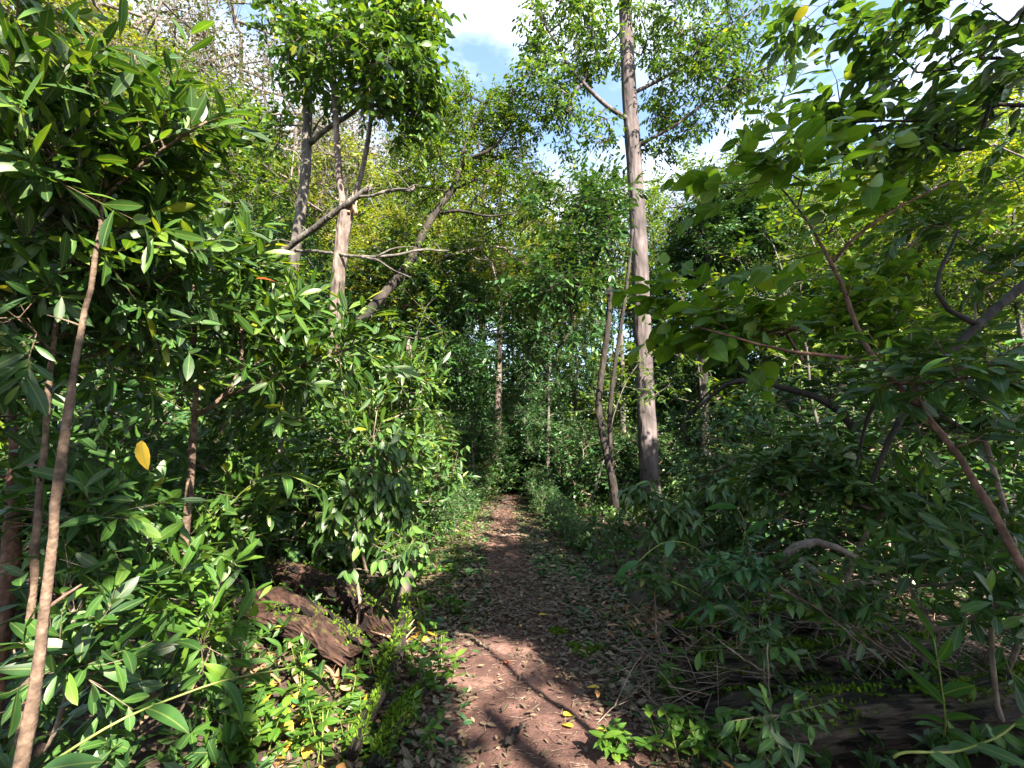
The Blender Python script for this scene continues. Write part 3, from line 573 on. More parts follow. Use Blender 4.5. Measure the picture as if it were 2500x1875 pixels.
# ================================================================ shrubs
def make_shrub(name, label, cat, base, crowns, mat_b, mat_l, seed, group=None, step=.22, rtip=.0022, stems=5, **kw):
    rg = np.random.default_rng(seed); base = np.asarray(base, float)
    root = thing(name, label, cat, base, group)
    nodes = [base + np.array([0, 0, -.03])]; par = [-1]
    tips = np.concatenate([ell(rg, np.array(c) + (base if not kw.get('absolute') else 0), r, n) for c, r, n in crowns]); kw.pop('absolute', None)
    tips[:, 2] = np.maximum(tips[:, 2], base[2] + .12)
    nd, pr, rad, ids, dirs, nb = grow(nodes, par, tips, rg, step, .14, .9, rtip, .45)
    e = np.arange(1, len(nd)); mbw = MB(); segs(mbw, nd[pr[e]], nd[e], np.minimum(rad[pr[e]], rad[e] * 1.4), rad[e], 5)
    mbf = MB(); foliage(mbf, mbw, nd[ids], dirs, rg, twr=.0022, **kw)
    pk = pr[ids]; ok = pk > 0; kw['ntw'] = max(1, kw.get('ntw', 2) // 2)
    foliage(mbf, mbw, nd[pk[ok]], dirs[ok], rg, twr=.0022, **kw)
    mbw.build('stems', mat_b, root); mbf.build('foliage', mat_l, root)
    return root
SH = [
 make_shrub('shrub', '', 'shrub', O3, [((0, 0, .95), (.75, .75, .7), 70), ((.2, .2, .5), (.8, .8, .4), 34)], M['twig'], M['glossyd'], 41, style='shoot', ntw=2, twl=.26, nl=9, L=.14, W=.038, tpl_=LONG, droop=.15),
 make_shrub('shrub', '', 'shrub', O3, [((0, 0, 1.1), (.7, .7, .8), 110), ((-.2, .1, .5), (.8, .8, .4), 50)], M['twig'], M['teal'], 42, style='alt', ntw=3, twl=.22, nl=8, L=.07, W=.03, tpl_=MID, droop=.15),
 make_shrub('shrub', '', 'shrub', O3, [((0, 0, .9), (.8, .8, .6), 80), ((.2, -.2, .4), (.8, .8, .35), 40)], M['twig'], M['droop'], 43, style='alt', ntw=2, twl=.24, nl=7, L=.13, W=.05, tpl_=OVATE, droop=.6),
 make_shrub('shrub', '', 'shrub', O3, [((0, 0, 1.0), (.8, .8, .75), 90), ((.1, .2, .45), (.85, .85, .4), 40)], M['twig'], M['dark'], 44, style='alt', ntw=3, twl=.25, nl=8, L=.085, W=.036, tpl_=MID, droop=.2),
 make_shrub('shrub', '', 'shrub', O3, [((0, 0, 1.0), (.7, .7, .8), 60), ((0, 0, .5), (.8, .8, .4), 26)], M['twig'], M['canopy'], 45, style='alt', ntw=3, twl=.22, nl=7, L=.10, W=.045, tpl_=MID, droop=.2)]
SHH = [1.75, 2., 1.6, 1.85, 1.9]
SHL = ['glossy long-leaved shrub in whorls', 'fine-leaved blue-green shrub', 'broad-leaved drooping shrub', 'dark small-leaved shrub', 'mid green leafy shrub']
SHG = ['glossy long-leaved shrubs', 'fine-leaved blue-green shrubs', 'broad-leaved drooping shrubs', 'dark small-leaved shrubs', 'mid green leafy shrubs']
placed = []; used = set()
def put_shrub(k, x, y, h, where, wide=1., rz=None):
    s = h / SHH[k]; z = H(x, y); rz_ = rg.uniform(0, 6.28); lab = SHL[k] + ' ' + where; g = SHG[k] + ' ' + where
    if k in used: o = dup(SH[k], (x, y, z), rz_, s * wide, lab, g, sz=s)
    else:
        used.add(k); o = SH[k]; o.location = (x, y, z); o.rotation_euler = (0, 0, rz_); o.scale = (s * wide, s * wide, s); o['label'] = lab; o['group'] = g
    placed.append((x, y)); return o
def scatter(n, yr, side, off, hr, kinds, where, gap):
    c = 0
    for _ in range(n * 40):
        if c >= n: break
        y = rg.uniform(*yr); x = xc(y) + side * (hw(y) + rg.uniform(*off))
        if abs(x) > 1.2 * y + 1.2 or (y < 12.6 and 180 < x / y * FS < 470) or any((x - a) ** 2 + (y - b) ** 2 < gap * gap for a, b in placed): continue
        put_shrub(int(rg.choice(kinds)), x, y, rg.uniform(*hr) * (1 + .5 * min(abs(x - xc(y)) / 4, 1)), where, rg.uniform(.9, 1.25)); c += 1
scatter(9, (5.2, 8), -1, (1.2, 2.6), (1.2, 1.7), [0, 2, 0, 4], 'beside the left edge of the trail past the long log', .75)
scatter(9, (8, 14), -1, (1.3, 3.0), (1.3, 2.0), [1, 3, 2, 4], 'lining the far left side of the trail', .8)
scatter(16, (4.5, 11), -1, (2.6, 8), (1.6, 2.4), [0, 0, 4, 2, 1], 'in the thicket under the forked tree', .95)
scatter(18, (11, 21), -1, (2.2, 13), (1.8, 3.0), [1, 4, 3, 2], 'deep in the thicket left of the trail', 1.2)
scatter(9, (6.5, 10), 1, (2.2, 3.6), (.7, 1.1), [3, 1, 2], 'beside the right edge of the trail below the tall tree', .75)
scatter(9, (10, 15), 1, (1.5, 3.4), (1.2, 1.9), [1, 3, 3], 'lining the far right side of the trail', .8)
scatter(16, (4.2, 10), 1, (2.6, 8), (1.2, 2.0), [2, 3, 0, 1], 'in the shaded thicket right of the trail', .95)
scatter(18, (10, 21), 1, (2.2, 13), (1.6, 2.8), [1, 4, 3, 2], 'deep in the thicket behind the tall tree', 1.2)
for x_, y_, h_, k_ in ((.25, 19., 1.5, 4), (-.35, 19.4, 1.9, 1), (.8, 17.6, 1.3, 4), (.5, 20, 2.2, 0), (-.9, 20.5, 2.6, 3), (.1, 22, 2.8, 1), (1.3, 20.5, 2.6, 3), (.6, 24, 3.4, 4), (-1.6, 23, 3.2, 1), (-.4, 18.6, 1.2, 3), (2.2, 23, 3, 4), (-.6, 17, 1.6, 1), (1.2, 17.5, 2.0, 3), (-1.4, 18.5, 2.6, 1), (.3, 26, 4.5, 1), (-.8, 25, 4.2, 1), (-1.5, 15.5, 2.6, 1), (-.85, 16.6, 2.7, 1), (.0, 19.6, 3.3, 1), (.7, 18.8, 2.9, 3), (-2.1, 14.5, 2.6, 1), (1.5, 16.2, 2.4, 3)): put_shrub(k_, x_, y_, h_, 'closing the end of the trail', 1.2)

for k_, (y_, o_, h_, kd) in enumerate(((7.6, .5, .55, 1), (8.6, .45, .7, 1), (9.7, .5, .65, 3), (10.8, .45, .8, 1), (11.9, .4, .9, 1), (13., .4, .9, 3), (14.2, .35, 1.1, 1), (15.4, .3, 1.2, 1))): put_shrub(kd, xc(y_) + hw(y_) + o_, y_, h_, 'crowding the right side of the trail', 1.1)
for k_, (y_, o_, h_, kd) in enumerate(((9.2, .5, .8, 1), (10.6, .45, .9, 1), (12, .4, 1., 3), (13.4, .35, 1.2, 1), (14.8, .3, 1.2, 4))): put_shrub(kd, xc(y_) - hw(y_) - o_, y_, h_, 'crowding the left side of the trail', 1.1)
for x_, y_, h_, kd in ((.05, 18.1, .8, 4), (.5, 18.6, 1.3, 1), (-.2, 19.2, 1.7, 1), (.2, 20.4, 2.4, 1)): put_shrub(kd, x_, y_, h_, 'closing the end of the trail', 1.3)
# far-off wood that closes every gap low down
mb = MB(); rg = np.random.default_rng(91)
a = rg.uniform(-1.05, 1.05, 7500); r_ = rg.uniform(26, 46, 7500); top = 7 + 4 * fbm(a * 9, r_ * .2, 4, 3) + 6 * (np.abs(a) > .35) * np.minimum(np.abs(a) - .3, .5)
c_ = np.stack([np.sin(a) * r_, np.cos(a) * r_, rg.uniform(0, 1, 7500) ** .8 * top], 1)
pp = (c_[:, None] + rg.normal(0, .55, (7500, 14, 3))).reshape(-1, 3)
leaves(mb, pp, nrm(rg.normal(0, 1, pp.shape) + [0, 0, -.3]), rg.normal(0, .6, pp.shape) + [0, -.4, .8], .42, .2, DIA)
tag(mb.build('distant_wood', M['canopy']), 'far-off mass of forest foliage closing the view beyond the trail', 'forest', kind='stuff')
# ================================================================ near saplings, left
def slim(cr, d, f=.7): return [(c, tuple(max(.09, q - d) for q in r), max(3, int(n * f))) for c, r, n in cr]
def sapling(name, label, path, rads, crowns, seed, mat_b, mat_l, limbs=(), thin=(.1, .5), **kw):
    q = PL(*path); g = q[0].copy(); g[2] = H(g[0], g[1]) - .05
    if q[0][2] > g[2] + .15: q = np.concatenate([[g + (q[0] - q[1]) * [.3, .3, 0]], q]); rads = [rads[0] * 1.08] + list(rads)
    o = dict(kink=.0015, res=.09, L=.135, W=.034, tp=BIG, style='shoot', ntw=2, twl=.34, nl=10, droop=.1, spread=.6, step=.16, rtip=.0028, rough=.05, twr=.0025, attach_from=.45, ex=.45, up=.2, curl=.22, wob=.1, lv=.5)
    o.update(kw)
    limbs = list(limbs); rs = np.random.default_rng(seed + 500)
    for f in rs.uniform(.12, .75, 5):
        a_ = int(f * (len(q) - 1)); b_ = q[a_] + (q[a_ + 1] - q[a_]) * rs.uniform(); v_ = nrm(rs.normal(0, 1, 3) * [1, .6, .3] + [0, 0, .5]); l_ = rs.uniform(.03, .16); r_ = rads[min(a_, len(rads) - 1)]
        limbs.append((np.array([b_, b_ + v_ * l_ * .5 + rs.normal(0, .006, 3), b_ + v_ * l_]), r_ * .42, r_ * .2))
    return make_tree(name, label, 'sapling', q, rads, slim(crowns, *thin), mat_b, mat_l, seed, limbs=limbs, **o)
sapling('sapling', 'nearest straight sapling with a thick brown stem at the left edge', ((45, 1900, 1.55), (85, 1700, 1.6), (112, 1480, 1.65), (140, 1200, 1.7), (166, 1000, 1.75), (200, 800, 1.8), (235, 620, 1.85), (256, 480, 1.9), (272, 300, 2.0), (262, 150, 2.0)),
        [.0185, .017, .0155, .014, .0125, .011, .009, .007, .005, .004],
        [C(120, 310, 1.75, 150, 170, 26), C(300, 380, 1.9, 110, 100, 20), C(380, 350, 1.9, 80, 50, 8), C(60, 420, 1.7, 110, 160, 16), C(280, 520, 2.0, 170, 120, 30), C(40, 120, 1.8, 80, 90, 9), C(90, 560, 1.9, 150, 110, 22), C(330, 640, 2.2, 150, 100, 18)], 51, M['stem'], M['glossy'],
        limbs=[(PL((256, 480, 1.9), (320, 420, 1.9), (400, 360, 1.88), (505, 297, 1.85)), .008, .004), (PL((250, 540, 1.88), (160, 420, 1.8), (60, 290, 1.75), (-20, 150, 1.7)), .008, .004)], bias=(.45, 0, .35), spread=.45, thin=(.07, .45))
sapling('sapling', 'thin leaning sapling close behind the nearest brown stem', ((66, 1650, 2.0), (80, 1450, 2.0), (92, 1250, 2.0), (108, 1080, 2.05), (128, 850, 2.1), (150, 700, 2.15), (165, 560, 2.2)), [.014, .0135, .013, .012, .011, .009, .006],
        [C(90, 640, 2.1, 140, 110, 18), C(200, 720, 2.2, 140, 90, 18), C(40, 820, 1.9, 100, 110, 9), C(300, 640, 2.4, 130, 100, 20), C(90, 760, 2.2, 150, 100, 20), C(260, 840, 2.3, 150, 90, 16)], 52, M['stem'], M['glossyd'])
sapling('sapling', 'pale-stemmed sapling with long side branches standing left of the big log', ((398, 1660, 3.0), (425, 1540, 3.0), (445, 1400, 3.0), (462, 1210, 3.0), (470, 1090, 3.0), (480, 950, 3.0), (471, 870, 3.0), (476, 800, 3.0), (470, 650, 3.0)),
        [.03, .027, .025, .022, .02, .017, .015, .012, .007],
        [C(540, 650, 3.1, 120, 60, 22), C(620, 780, 3.1, 130, 70, 32), C(480, 640, 3.0, 130, 100, 24), C(740, 870, 3.1, 90, 50, 16), C(560, 820, 3.0, 170, 90, 26), C(400, 780, 2.8, 100, 120, 16), C(850, 860, 3.2, 80, 50, 14), C(400, 960, 2.7, 120, 90, 10), C(650, 940, 3.2, 140, 70, 16)], 53, M['stem'], M['glossy'],
        limbs=[(PL((490, 1012, 3.0), (560, 960, 3.0), (590, 930, 3.0), (592, 850, 3.0), (590, 800, 3.0)), .016, .01), (PL((540, 972, 3.0), (640, 930, 3.05), (720, 898, 3.1), (810, 862, 3.15), (870, 845, 3.2)), .012, .005)], bias=(.35, 0, .15), spread=.5, twl=.3, thin=(.10, .5))
sapling('sapling', 'short stub-like sapling stem at the far left edge', ((22, 1420, 2.4), (30, 1300, 2.4), (36, 1190, 2.4), (40, 1090, 2.4), (20, 960, 2.4)), [.036, .034, .03, .024, .012],
        [C(30, 1000, 2.3, 100, 90, 12), C(110, 1110, 2.4, 100, 70, 8)], 54, M['stemr'], M['glossyd'])
# leafy masses behind them
rg = np.random.default_rng(101)
def near_shrub(label, px, d, crowns, mat_l, seed, name='shrub', cat='shrub', py=None, **kw):
    x = (px - 1250) / FS * d; b = np.array([x, d, H(x, d)])
    o = dict(absolute=True, style='shoot', ntw=2, twl=.26, nl=8, lv=.5, L=.115, W=.034, tpl_=BIG, droop=.12, spread=.6, curl=.22); o.update(kw)
    return make_shrub(name, label, cat, b, slim(crowns, .12, .8), M['twig'], mat_l, seed, **o)
near_shrub('dense glossy shrub between the thin leaning sapling and the pale-stemmed sapling', 300, 3.4, [C(300, 900, 3.3, 160, 150, 34), C(320, 1150, 3.3, 180, 130, 30), C(230, 700, 3.3, 120, 110, 16)], M['glossyd'], 61)
near_shrub('sunlit glossy shrub with flower buds right of the pale-stemmed sapling', 640, 4.0, [C(640, 1000, 4.0, 150, 100, 34), C(700, 850, 4, 120, 90, 24), C(560, 1150, 3.8, 130, 110, 26), C(800, 930, 4.1, 90, 80, 16)], M['glossy'], 62)
near_shrub('bushy bright shrub leaning over the left side of the trail', 930, 5.4, [C(960, 960, 5.4, 110, 90, 40), C(880, 1050, 5.2, 130, 100, 36), C(1000, 1080, 5.6, 80, 90, 24), C(860, 900, 5.3, 80, 70, 14), C(1040, 940, 5.5, 50, 40, 8)], M['glossy'], 63, L=.15)
near_shrub('shrub with hanging oval leaves over the log end beside the trail', 880, 4.1, [C(900, 1190, 4.0, 90, 70, 24), C(840, 1270, 3.9, 90, 50, 16), C(960, 1220, 4.1, 60, 60, 12), C(990, 1350, 3.7, 40, 70, 8), C(930, 1080, 4.1, 70, 60, 10)], M['droop'], 64, style='alt', ntw=2, twl=.18, nl=6, L=.10, W=.044, tpl_=OVATE, droop=.95, spread=.8, up=-.1)
near_shrub('low dark glossy undergrowth shrub at the foot of the nearest saplings', 180, 2.3, [C(200, 1250, 2.3, 170, 120, 20), C(260, 1450, 2.3, 140, 110, 16), C(170, 1640, 2.0, 120, 110, 11)], M['glossyd'], 65, L=.13, W=.04)
near_shrub('leafy shrub in the dark hollow left of the big log', 480, 3.4, [C(520, 1300, 3.5, 120, 70, 18), C(420, 1380, 3.2, 100, 70, 12), C(620, 1230, 3.6, 100, 60, 14)], M['glossy'], 66)
near_shrub('small sunlit sprig with lance leaves growing in front of the big log', 470, 2.6, [C(450, 1450, 2.5, 100, 60, 9), C(520, 1560, 2.5, 90, 70, 8)], M['fresh'], 67, L=.13, W=.034)
# right side near plants
sapling('leaning_sapling', 'reddish leaning stem crossing the right side from the lower right corner', ((2720, 1750, 1.55), (2500, 1395, 1.6), (2400, 1205, 1.68), (2320, 1080, 1.74), (2225, 972, 1.84), (2142, 886, 1.9), (2088, 812, 1.96), (2068, 720, 2.0), (2030, 640, 2.05), (1985, 560, 2.1), (1920, 472, 2.2), (1845, 392, 2.3), (1790, 345, 2.35)),
        [.0125, .012, .0115, .011, .011, .0105, .0095, .0085, .0075, .006, .005, .004, .003],
        [C(1830, 360, 2.3, 110, 60, 9), C(1900, 450, 2.2, 130, 90, 12), C(1960, 570, 2.15, 110, 90, 11), C(1990, 420, 2.2, 110, 80, 9), C(2050, 560, 2.1, 90, 90, 8)], 55, M['stemr'], M['ovate'],
        limbs=[(PL((2130, 880, 1.9), (2060, 862, 1.95), (2000, 872, 2.0), (1940, 866, 2.05), (1850, 842, 2.1), (1770, 815, 2.15), (1690, 795, 2.2)), .009, .004), (PL((2030, 640, 2.05), (2100, 560, 2.0), (2200, 500, 1.95), (2330, 440, 1.9)), .008, .004)],
        style='alt', L=.105, W=.062, tp=OVATE, ntw=1, nl=9, twl=.42, droop=.25, jit=.7, lv=.35, attach_from=.6, up=.1, spread=.5, bias=(-.35, 0, .1), thin=(.02, .42))
near = make_shrub('leafy_branch', 'level branch of toothed round leaves reaching in front of the tall trunk', 'branch', P(1960, 868, 2.5), [C(1740, 790, 2.55, 130, 45, 7), C(1840, 810, 2.5, 110, 50, 6), C(1900, 880, 2.5, 60, 50, 3), C(1640, 765, 2.6, 40, 25, 2), C(1780, 880, 2.5, 90, 40, 4)], M['stemr'], M['ovate'], 56,
                  absolute=True, style='alt', ntw=1, twl=.34, nl=7, L=.12, W=.078, tpl_=OVATE, droop=.25, jit=.65, spread=.4, up=.05, curl=.15, bias=(-.3, 0, 0))
t = np.concatenate([[[3.9, 2.3, -.1]], PL((2900, 1000, 2.45), (2720, 560, 2.4)), [[4.6, 3.0, 3.3], [4.9, 3.5, 4.6]]])
make_tree('overhanging_tree', 'dark tree off the right edge with a bare black limb sloping down and leaves overhead', 'tree', t, [.09, .08, .07, .05, .03],
          [C(2330, 60, 3.9, 190, 80, 10), C(2110, 230, 4.2, 110, 70, 7), C(2420, 230, 3.8, 90, 110, 6), C(2170, 350, 4.0, 150, 40, 9), C(1990, 70, 4.4, 90, 60, 5), C(2320, 330, 3.9, 60, 50, 4), C(2020, 310, 4.2, 80, 40, 5), C(2160, 90, 4.3, 90, 60, 5)], M['barkd'], M['glossyd'], 57, style='alt',
          limbs=[(PL((2720, 560, 2.4), (2560, 640, 2.3), (2480, 715, 2.25), (2390, 785, 2.2), (2300, 875, 2.2), (2235, 965, 2.2), (2172, 1048, 2.2), (2140, 1110, 2.2), (2128, 1180, 2.2)), .032, .010), (PL((2380, 790, 2.2), (2310, 770, 2.22), (2270, 720, 2.25), (2300, 650, 2.3), (2340, 560, 2.3)), .014, .006),
                 (PL((2172, 935, 2.2), (2120, 1000, 2.25), (2105, 1070, 2.3), (2090, 1140, 2.3)), .011, .005)],
          L=.15, W=.08, tp=OVATE, ntw=2, nl=7, twl=.42, step=.25, rtip=.004, twr=.003, attach_from=.5, droop=.35, jit=.5, ex=.42, updir=.1)
near_shrub('broad dark shrub behind the reddish leaning stem', 2280, 2.9, [C(2340, 880, 2.9, 150, 110, 20), C(2440, 640, 2.8, 90, 90, 9), C(2250, 1050, 2.9, 160, 90, 22), C(2430, 1020, 2.6, 90, 120, 12), C(2260, 580, 2.9, 110, 60, 9)], M['glossyd'], 71, L=.105, W=.038, up=0, style='alt', nl=6, twl=.24)
near_shrub('tall yellow-green shrub behind the level toothed branch', 2120, 4.4, [C(2130, 720, 4.3, 130, 110, 40), C(2010, 820, 4.4, 110, 90, 26), C(2230, 850, 4.2, 120, 110, 30), C(2340, 500, 4, 140, 70, 18), C(2180, 470, 4.2, 100, 60, 12)], M['ovate'], 72, style='alt', L=.12, W=.05, nl=7, twl=.22)
near_shrub('thick blue-green shrub low on the right below the arching bough', 2000, 3.9, [C(1980, 1120, 3.9, 140, 90, 40), C(2140, 1200, 3.7, 160, 90, 40), C(1880, 1180, 4.0, 90, 70, 20), C(2330, 1230, 3.4, 150, 110, 34)], M['droop'], 73, style='alt', L=.11, W=.045, nl=7, twl=.2, droop=.3)
near_shrub('fine-twigged dark thicket shrub right of the tall trunk base', 1760, 6.5, [C(1790, 1060, 6.5, 110, 90, 60), C(1880, 1000, 6.4, 100, 90, 44), C(1710, 1150, 6.3, 80, 50, 26)], M['teal'], 74, style='alt', L=.08, W=.034, tpl_=MID, nl=7, twl=.25)
near_shrub('glossy low shrub in the lower right corner', 2380, 2.4, [C(2380, 1330, 2.4, 160, 90, 22), C(2440, 1500, 2.2, 110, 90, 12), C(2230, 1400, 2.6, 120, 60, 12)], M['glossyd'], 75, L=.09, W=.03)
near_shrub('wilted grey-green shrub drooping over the dark stones at the trail edge', 1640, 4.6, [C(1640, 1270, 4.6, 110, 60, 24), C(1560, 1220, 4.8, 70, 50, 12), C(1740, 1230, 4.6, 90, 50, 14)], M['droop'], 76, style='alt', L=.13, W=.04, tpl_=LONG, nl=6, twl=.2, droop=.9)
for lab, px, d_, cr, mt, sd_ in (
  ('low broad-leaved plant at the trail edge in front of the dark stones', 1620, 3.5, [C(1620, 1440, 3.5, 70, 45, 9)], 'droop', 78), ('blue-green leafy plant between the wavy blades and the crooked branch', 1800, 3.3, [C(1800, 1400, 3.3, 110, 50, 14)], 'teal', 79),
  ('bushy plant growing in front of the crooked branch', 1990, 3.0, [C(1990, 1450, 3.0, 110, 50, 14), C(2080, 1500, 2.9, 80, 40, 8)], 'droop', 80), ('sprawling leafy plant over the upper mossy log', 1860, 2.95, [C(1830, 1560, 2.9, 90, 40, 9)], 'glossyd', 87),
  ('small broad-leaved plant against the end of the smooth brown log', 1880, 2.3, [C(1880, 1790, 2.25, 60, 40, 5)], 'droop', 89)):
    near_shrub(lab, px, d_, cr, M[mt], sd_, style='alt' if mt != 'glossyd' else 'shoot', L=.08, W=.03, tpl_=OVATE if mt != 'glossyd' else BIG, nl=8, twl=.2, droop=.55)
make_shrub('leafy_spray', 'spray of small leaves hanging across the middle of the reddish leaning stem', 'branch', P(2262, 1014, 1.79), [C(2220, 960, 1.78, 70, 30, 4), C(2330, 1080, 1.7, 70, 40, 4)], M['stemr'], M['glossyd'], 77, absolute=True, style='alt', L=.10, W=.036, tpl_=BIG, ntw=2, nl=7, twl=.2, droop=.3)
limb_thing('arching_bough', 'dark bough arching down through the thicket right of the tall trunk', 'fallen limb', [(PL((2130, 1100, 4.2), (2060, 1010, 4.3), (1990, 965, 4.4), (1900, 945, 4.5), (1845, 928, 4.6), (1770, 935, 4.7), (1700, 1000, 4.8)), .045, .012),
   (PL((1845, 928, 4.6), (1760, 925, 4.8), (1680, 1010, 5), (1640, 1090, 5)), .014, .006), (PL((1800, 930, 4.65), (1740, 960, 4.8), (1690, 1040, 4.9)), .012, .005)], M['barkd'], 25)
limb_thing('crooked_branch', 'pinkish crooked dead branch arched over the brush on the right', 'fallen limb', [(PL((1905, 1365, 3.3), (1935, 1330, 3.3), (1980, 1308, 3.3), (2020, 1325, 3.3), (2080, 1360, 3.3), (2160, 1398, 3.2)), .03, .018), (PL((1930, 1350, 3.3), (1990, 1395, 3.2), (2060, 1430, 3.1), (2110, 1455, 3.05)), .022, .012), (PL((2075, 1432, 3.1), (2120, 1418, 3.1), (2190, 1432, 3.1)), .016, .012)], M['barkp'], 26)
limb_thing('fallen_twig', 'thin reddish twig lying across the brush heap below the tall trunk', 'stick', [(PL((1560, 1240, 5), (1680, 1225, 5), (1800, 1246, 4.9), (1860, 1230, 4.8)), .018, .010), (PL((1800, 1246, 4.9), (1790, 1275, 4.9)), .012, .006)], M['stemr'], 27, k=6, jag=.01)

# ================================================================ ginger-like plants with long blades
def ginger(label, stems, mat, seed, L=.3, W=.07, n=11, droop=.25, r=.007):
    rg = np.random.default_rng(seed); root = thing('ginger_plant', label, 'plant', stems[0][0], None)
    for st in stems:
        q = resample(np.asarray(st, float), 24); mb = MB(); tube(mb, q, np.linspace(r, r * .4, 24), 6); mb.build('stem', M['fresh2'], root)
        i = np.linspace(5, 23, n).astype(int); t_, u_, v_ = frames(q); D = t_[i]; sx = nrm(np.cross(D, [0, 0, 1.])); sd = np.where(np.arange(n) % 2 == 0, 1., -1.)[:, None]
        d = nrm(D * .75 + sx * sd * .7 + np.array([0, 0, -droop]) + rg.normal(0, .1, (n, 3)))
        nn = np.cross(sx, D) + rg.normal(0, .25, (n, 3)); LL = L * rg.uniform(.75, 1.15, n); WW = W * rg.uniform(.85, 1.2, n); cc = rg.uniform(.15, .55, n)
        for a in range(n):
            mbb = MB(); leaves(mbb, q[i][a:a + 1], d[a:a + 1], nn[a:a + 1], LL[a], WW[a], BIG2, cc[a]); mbb.build('blade', mat, root)
    return root
M['fresh2'] = bark_mat('green_stem', (.06, .09, .015), (.11, .14, .03), (.18, .18, .06), 9, .3, .1, rough=.5)
BIG2 = tpl([.08, .2, .35, .5, .65, .8, .92], [.5, .85, 1, .98, .85, .58, .3], .16)
g0 = GP(1690, 1500); ginger('wavy-bladed plant arching over the trail edge on the right', [np.concatenate([[g0 + [.35, .4, 0]], PL((1760, 1400, 3.5), (1700, 1330, 3.4), (1620, 1310, 3.3), (1560, 1370, 3.2))]), np.concatenate([[g0 + [.4, .45, 0]], PL((1800, 1380, 3.6), (1830, 1280, 3.6), (1800, 1240, 3.5))]), np.concatenate([[g0 + [.5, .3, 0]], PL((1740, 1480, 3.2), (1700, 1440, 3.1), (1640, 1420, 3.1))])], M['teal'], 81, .24, .055, 9)
g0 = np.array([-1.0, 1.25, 0.]); ginger('long arching stalk with large dark blades across the lower left corner', [np.concatenate([[[-1.6, 1.5, .1]], PL((60, 1900, 1.6), (300, 1750, 1.75), (540, 1660, 1.9), (720, 1628, 2.1))])], M['glossyd'], 82, .2, .065, 9, .3, .0065)
ginger('arching stalk with wavy grey-green blades left of the hanging-leaf shrub', [np.concatenate([[P(470, 1420, 3.3)], PL((520, 1280, 3.3), (600, 1190, 3.3), (680, 1150, 3.3), (780, 1190, 3.3))])], M['droop'], 83, .32, .07, 9)
q0 = P(2300, 1875, 2.0); ginger('upright lance-leaved plant in the lower right', [np.array([GP(2300, 1840), P(2310, 1760, 2.1), P(2295, 1640, 2.1), P(2280, 1560, 2.1)])], M['glossyd'], 84, .17, .045, 13, -.15, .006)
ginger('bowed cane with few blades at the bottom right corner', [np.concatenate([PL((2180, 1850, 1.75), (2190, 1835, 1.75), (2330, 1838, 1.7), (2440, 1800, 1.65), (2560, 1700, 1.6))])], M['glossyd'], 85, .13, .036, 7, .1, .005)
ginger('young ginger tuft with a sunlit pink shoot in the brush on the right', [np.array([GP(2080, 1560), P(2075, 1500, 2.9), P(2065, 1440, 2.9)]), np.array([GP(2080, 1560), P(2140, 1500, 2.9), P(2200, 1470, 2.9)]), np.array([GP(2080, 1560), P(2000, 1500, 2.9), P(1940, 1470, 2.9)])], M['ovate'], 86, .16, .045, 9, .0, .005)

# ================================================================ logs, stumps, stones, roots
def log_thing(name, label, cat, pts, r0, r1, mat, seed, jag=.12, rough=.22, k=28, moss_n=0, group=None, hollow=False, bump_r=None):
    pts = np.asarray(pts, float); root = thing(name, label, cat, pts[0], group)
    n = max(14, int(np.sum(np.linalg.norm(np.diff(pts, axis=0), axis=1)) / .03)); q = resample(pts, n)
    rr = np.linspace(r0, r1, n) * (1 + .12 * np.sin(np.linspace(0, 9, n) + seed)); e_ = np.minimum(np.arange(n), np.arange(n)[::-1]) / 4.; rr *= np.clip(.72 + .28 * e_, 0, 1); mb = MB(); tube(mb, q, rr, k, rough, seed, jag=jag); mb.build('bark', mat, root)
    rb = np.random.default_rng(seed + 3); m_ = int(26 * n / 14); ib = rb.integers(1, n - 1, m_); tb, ub, vb = frames(q); ab = rb.uniform(0, 6.28, m_); nb_ = ub[ib] * np.cos(ab)[:, None] + vb[ib] * np.sin(ab)[:, None]
    if r0 > .07:
        mbk = MB(); leaves(mbk, q[ib] + nb_ * (rr[ib] * .96)[:, None], tb[ib] * np.where(rb.uniform(0, 1, m_) < .5, 1, -1)[:, None] + nb_ * rb.uniform(.02, .3, m_)[:, None], nb_ + rb.normal(0, .15, (m_, 3)), rb.uniform(.05, .16, m_), rb.uniform(.025, .07, m_), MID, rb.uniform(-.15, .15, m_)); tag(mbk.build('loose_bark', mat, root), kind='stuff')
    if moss_n:
        rg = np.random.default_rng(seed + 7); i = rg.integers(1, n - 1, moss_n * 3); t_, u_, v_ = frames(q); a = rg.normal(0, .75, len(i))
        up = nrm(np.array([0, 0, 1.]) - t_[i] * t_[i][:, 2:3]); sd = np.cross(t_[i], up)
        k_ = fbm(i * .12 + seed, a * 2.5, 3, seed) > .0; i, a, up, sd = i[k_][:moss_n], a[k_][:moss_n], up[k_][:moss_n], sd[k_][:moss_n]
        nn = up * np.cos(a)[:, None] + sd * np.sin(a)[:, None]; p = q[i] + nn * (rr[i] * 1.0)[:, None] + t_[i] * rg.uniform(-.03, .03, len(i))[:, None]
        mbm = MB(); leaves(mbm, p, nrm(nn + rg.normal(0, .9, p.shape)), rg.normal(0, 1, p.shape), rg.uniform(.015, .04, len(i)), rg.uniform(.008, .018, len(i)), MID, .3); tag(mbm.build('moss_tufts', M['moss'], root), kind='stuff')
    return root
zl = lambda px, py, dz=0.: GP(px, py) + [0, 0, dz]
log_thing('rotting_log', 'big rotting log with a blunt rounded end, lit by the sun, left of the trail', 'log', [zl(520, 1510, .16) + [-.5, .5, 0], zl(640, 1560, .2), zl(760, 1600, .2), zl(845, 1640, .13), zl(862, 1650, .12)], .13, .155, M['log'], 91, .09, .55, 60, 900)
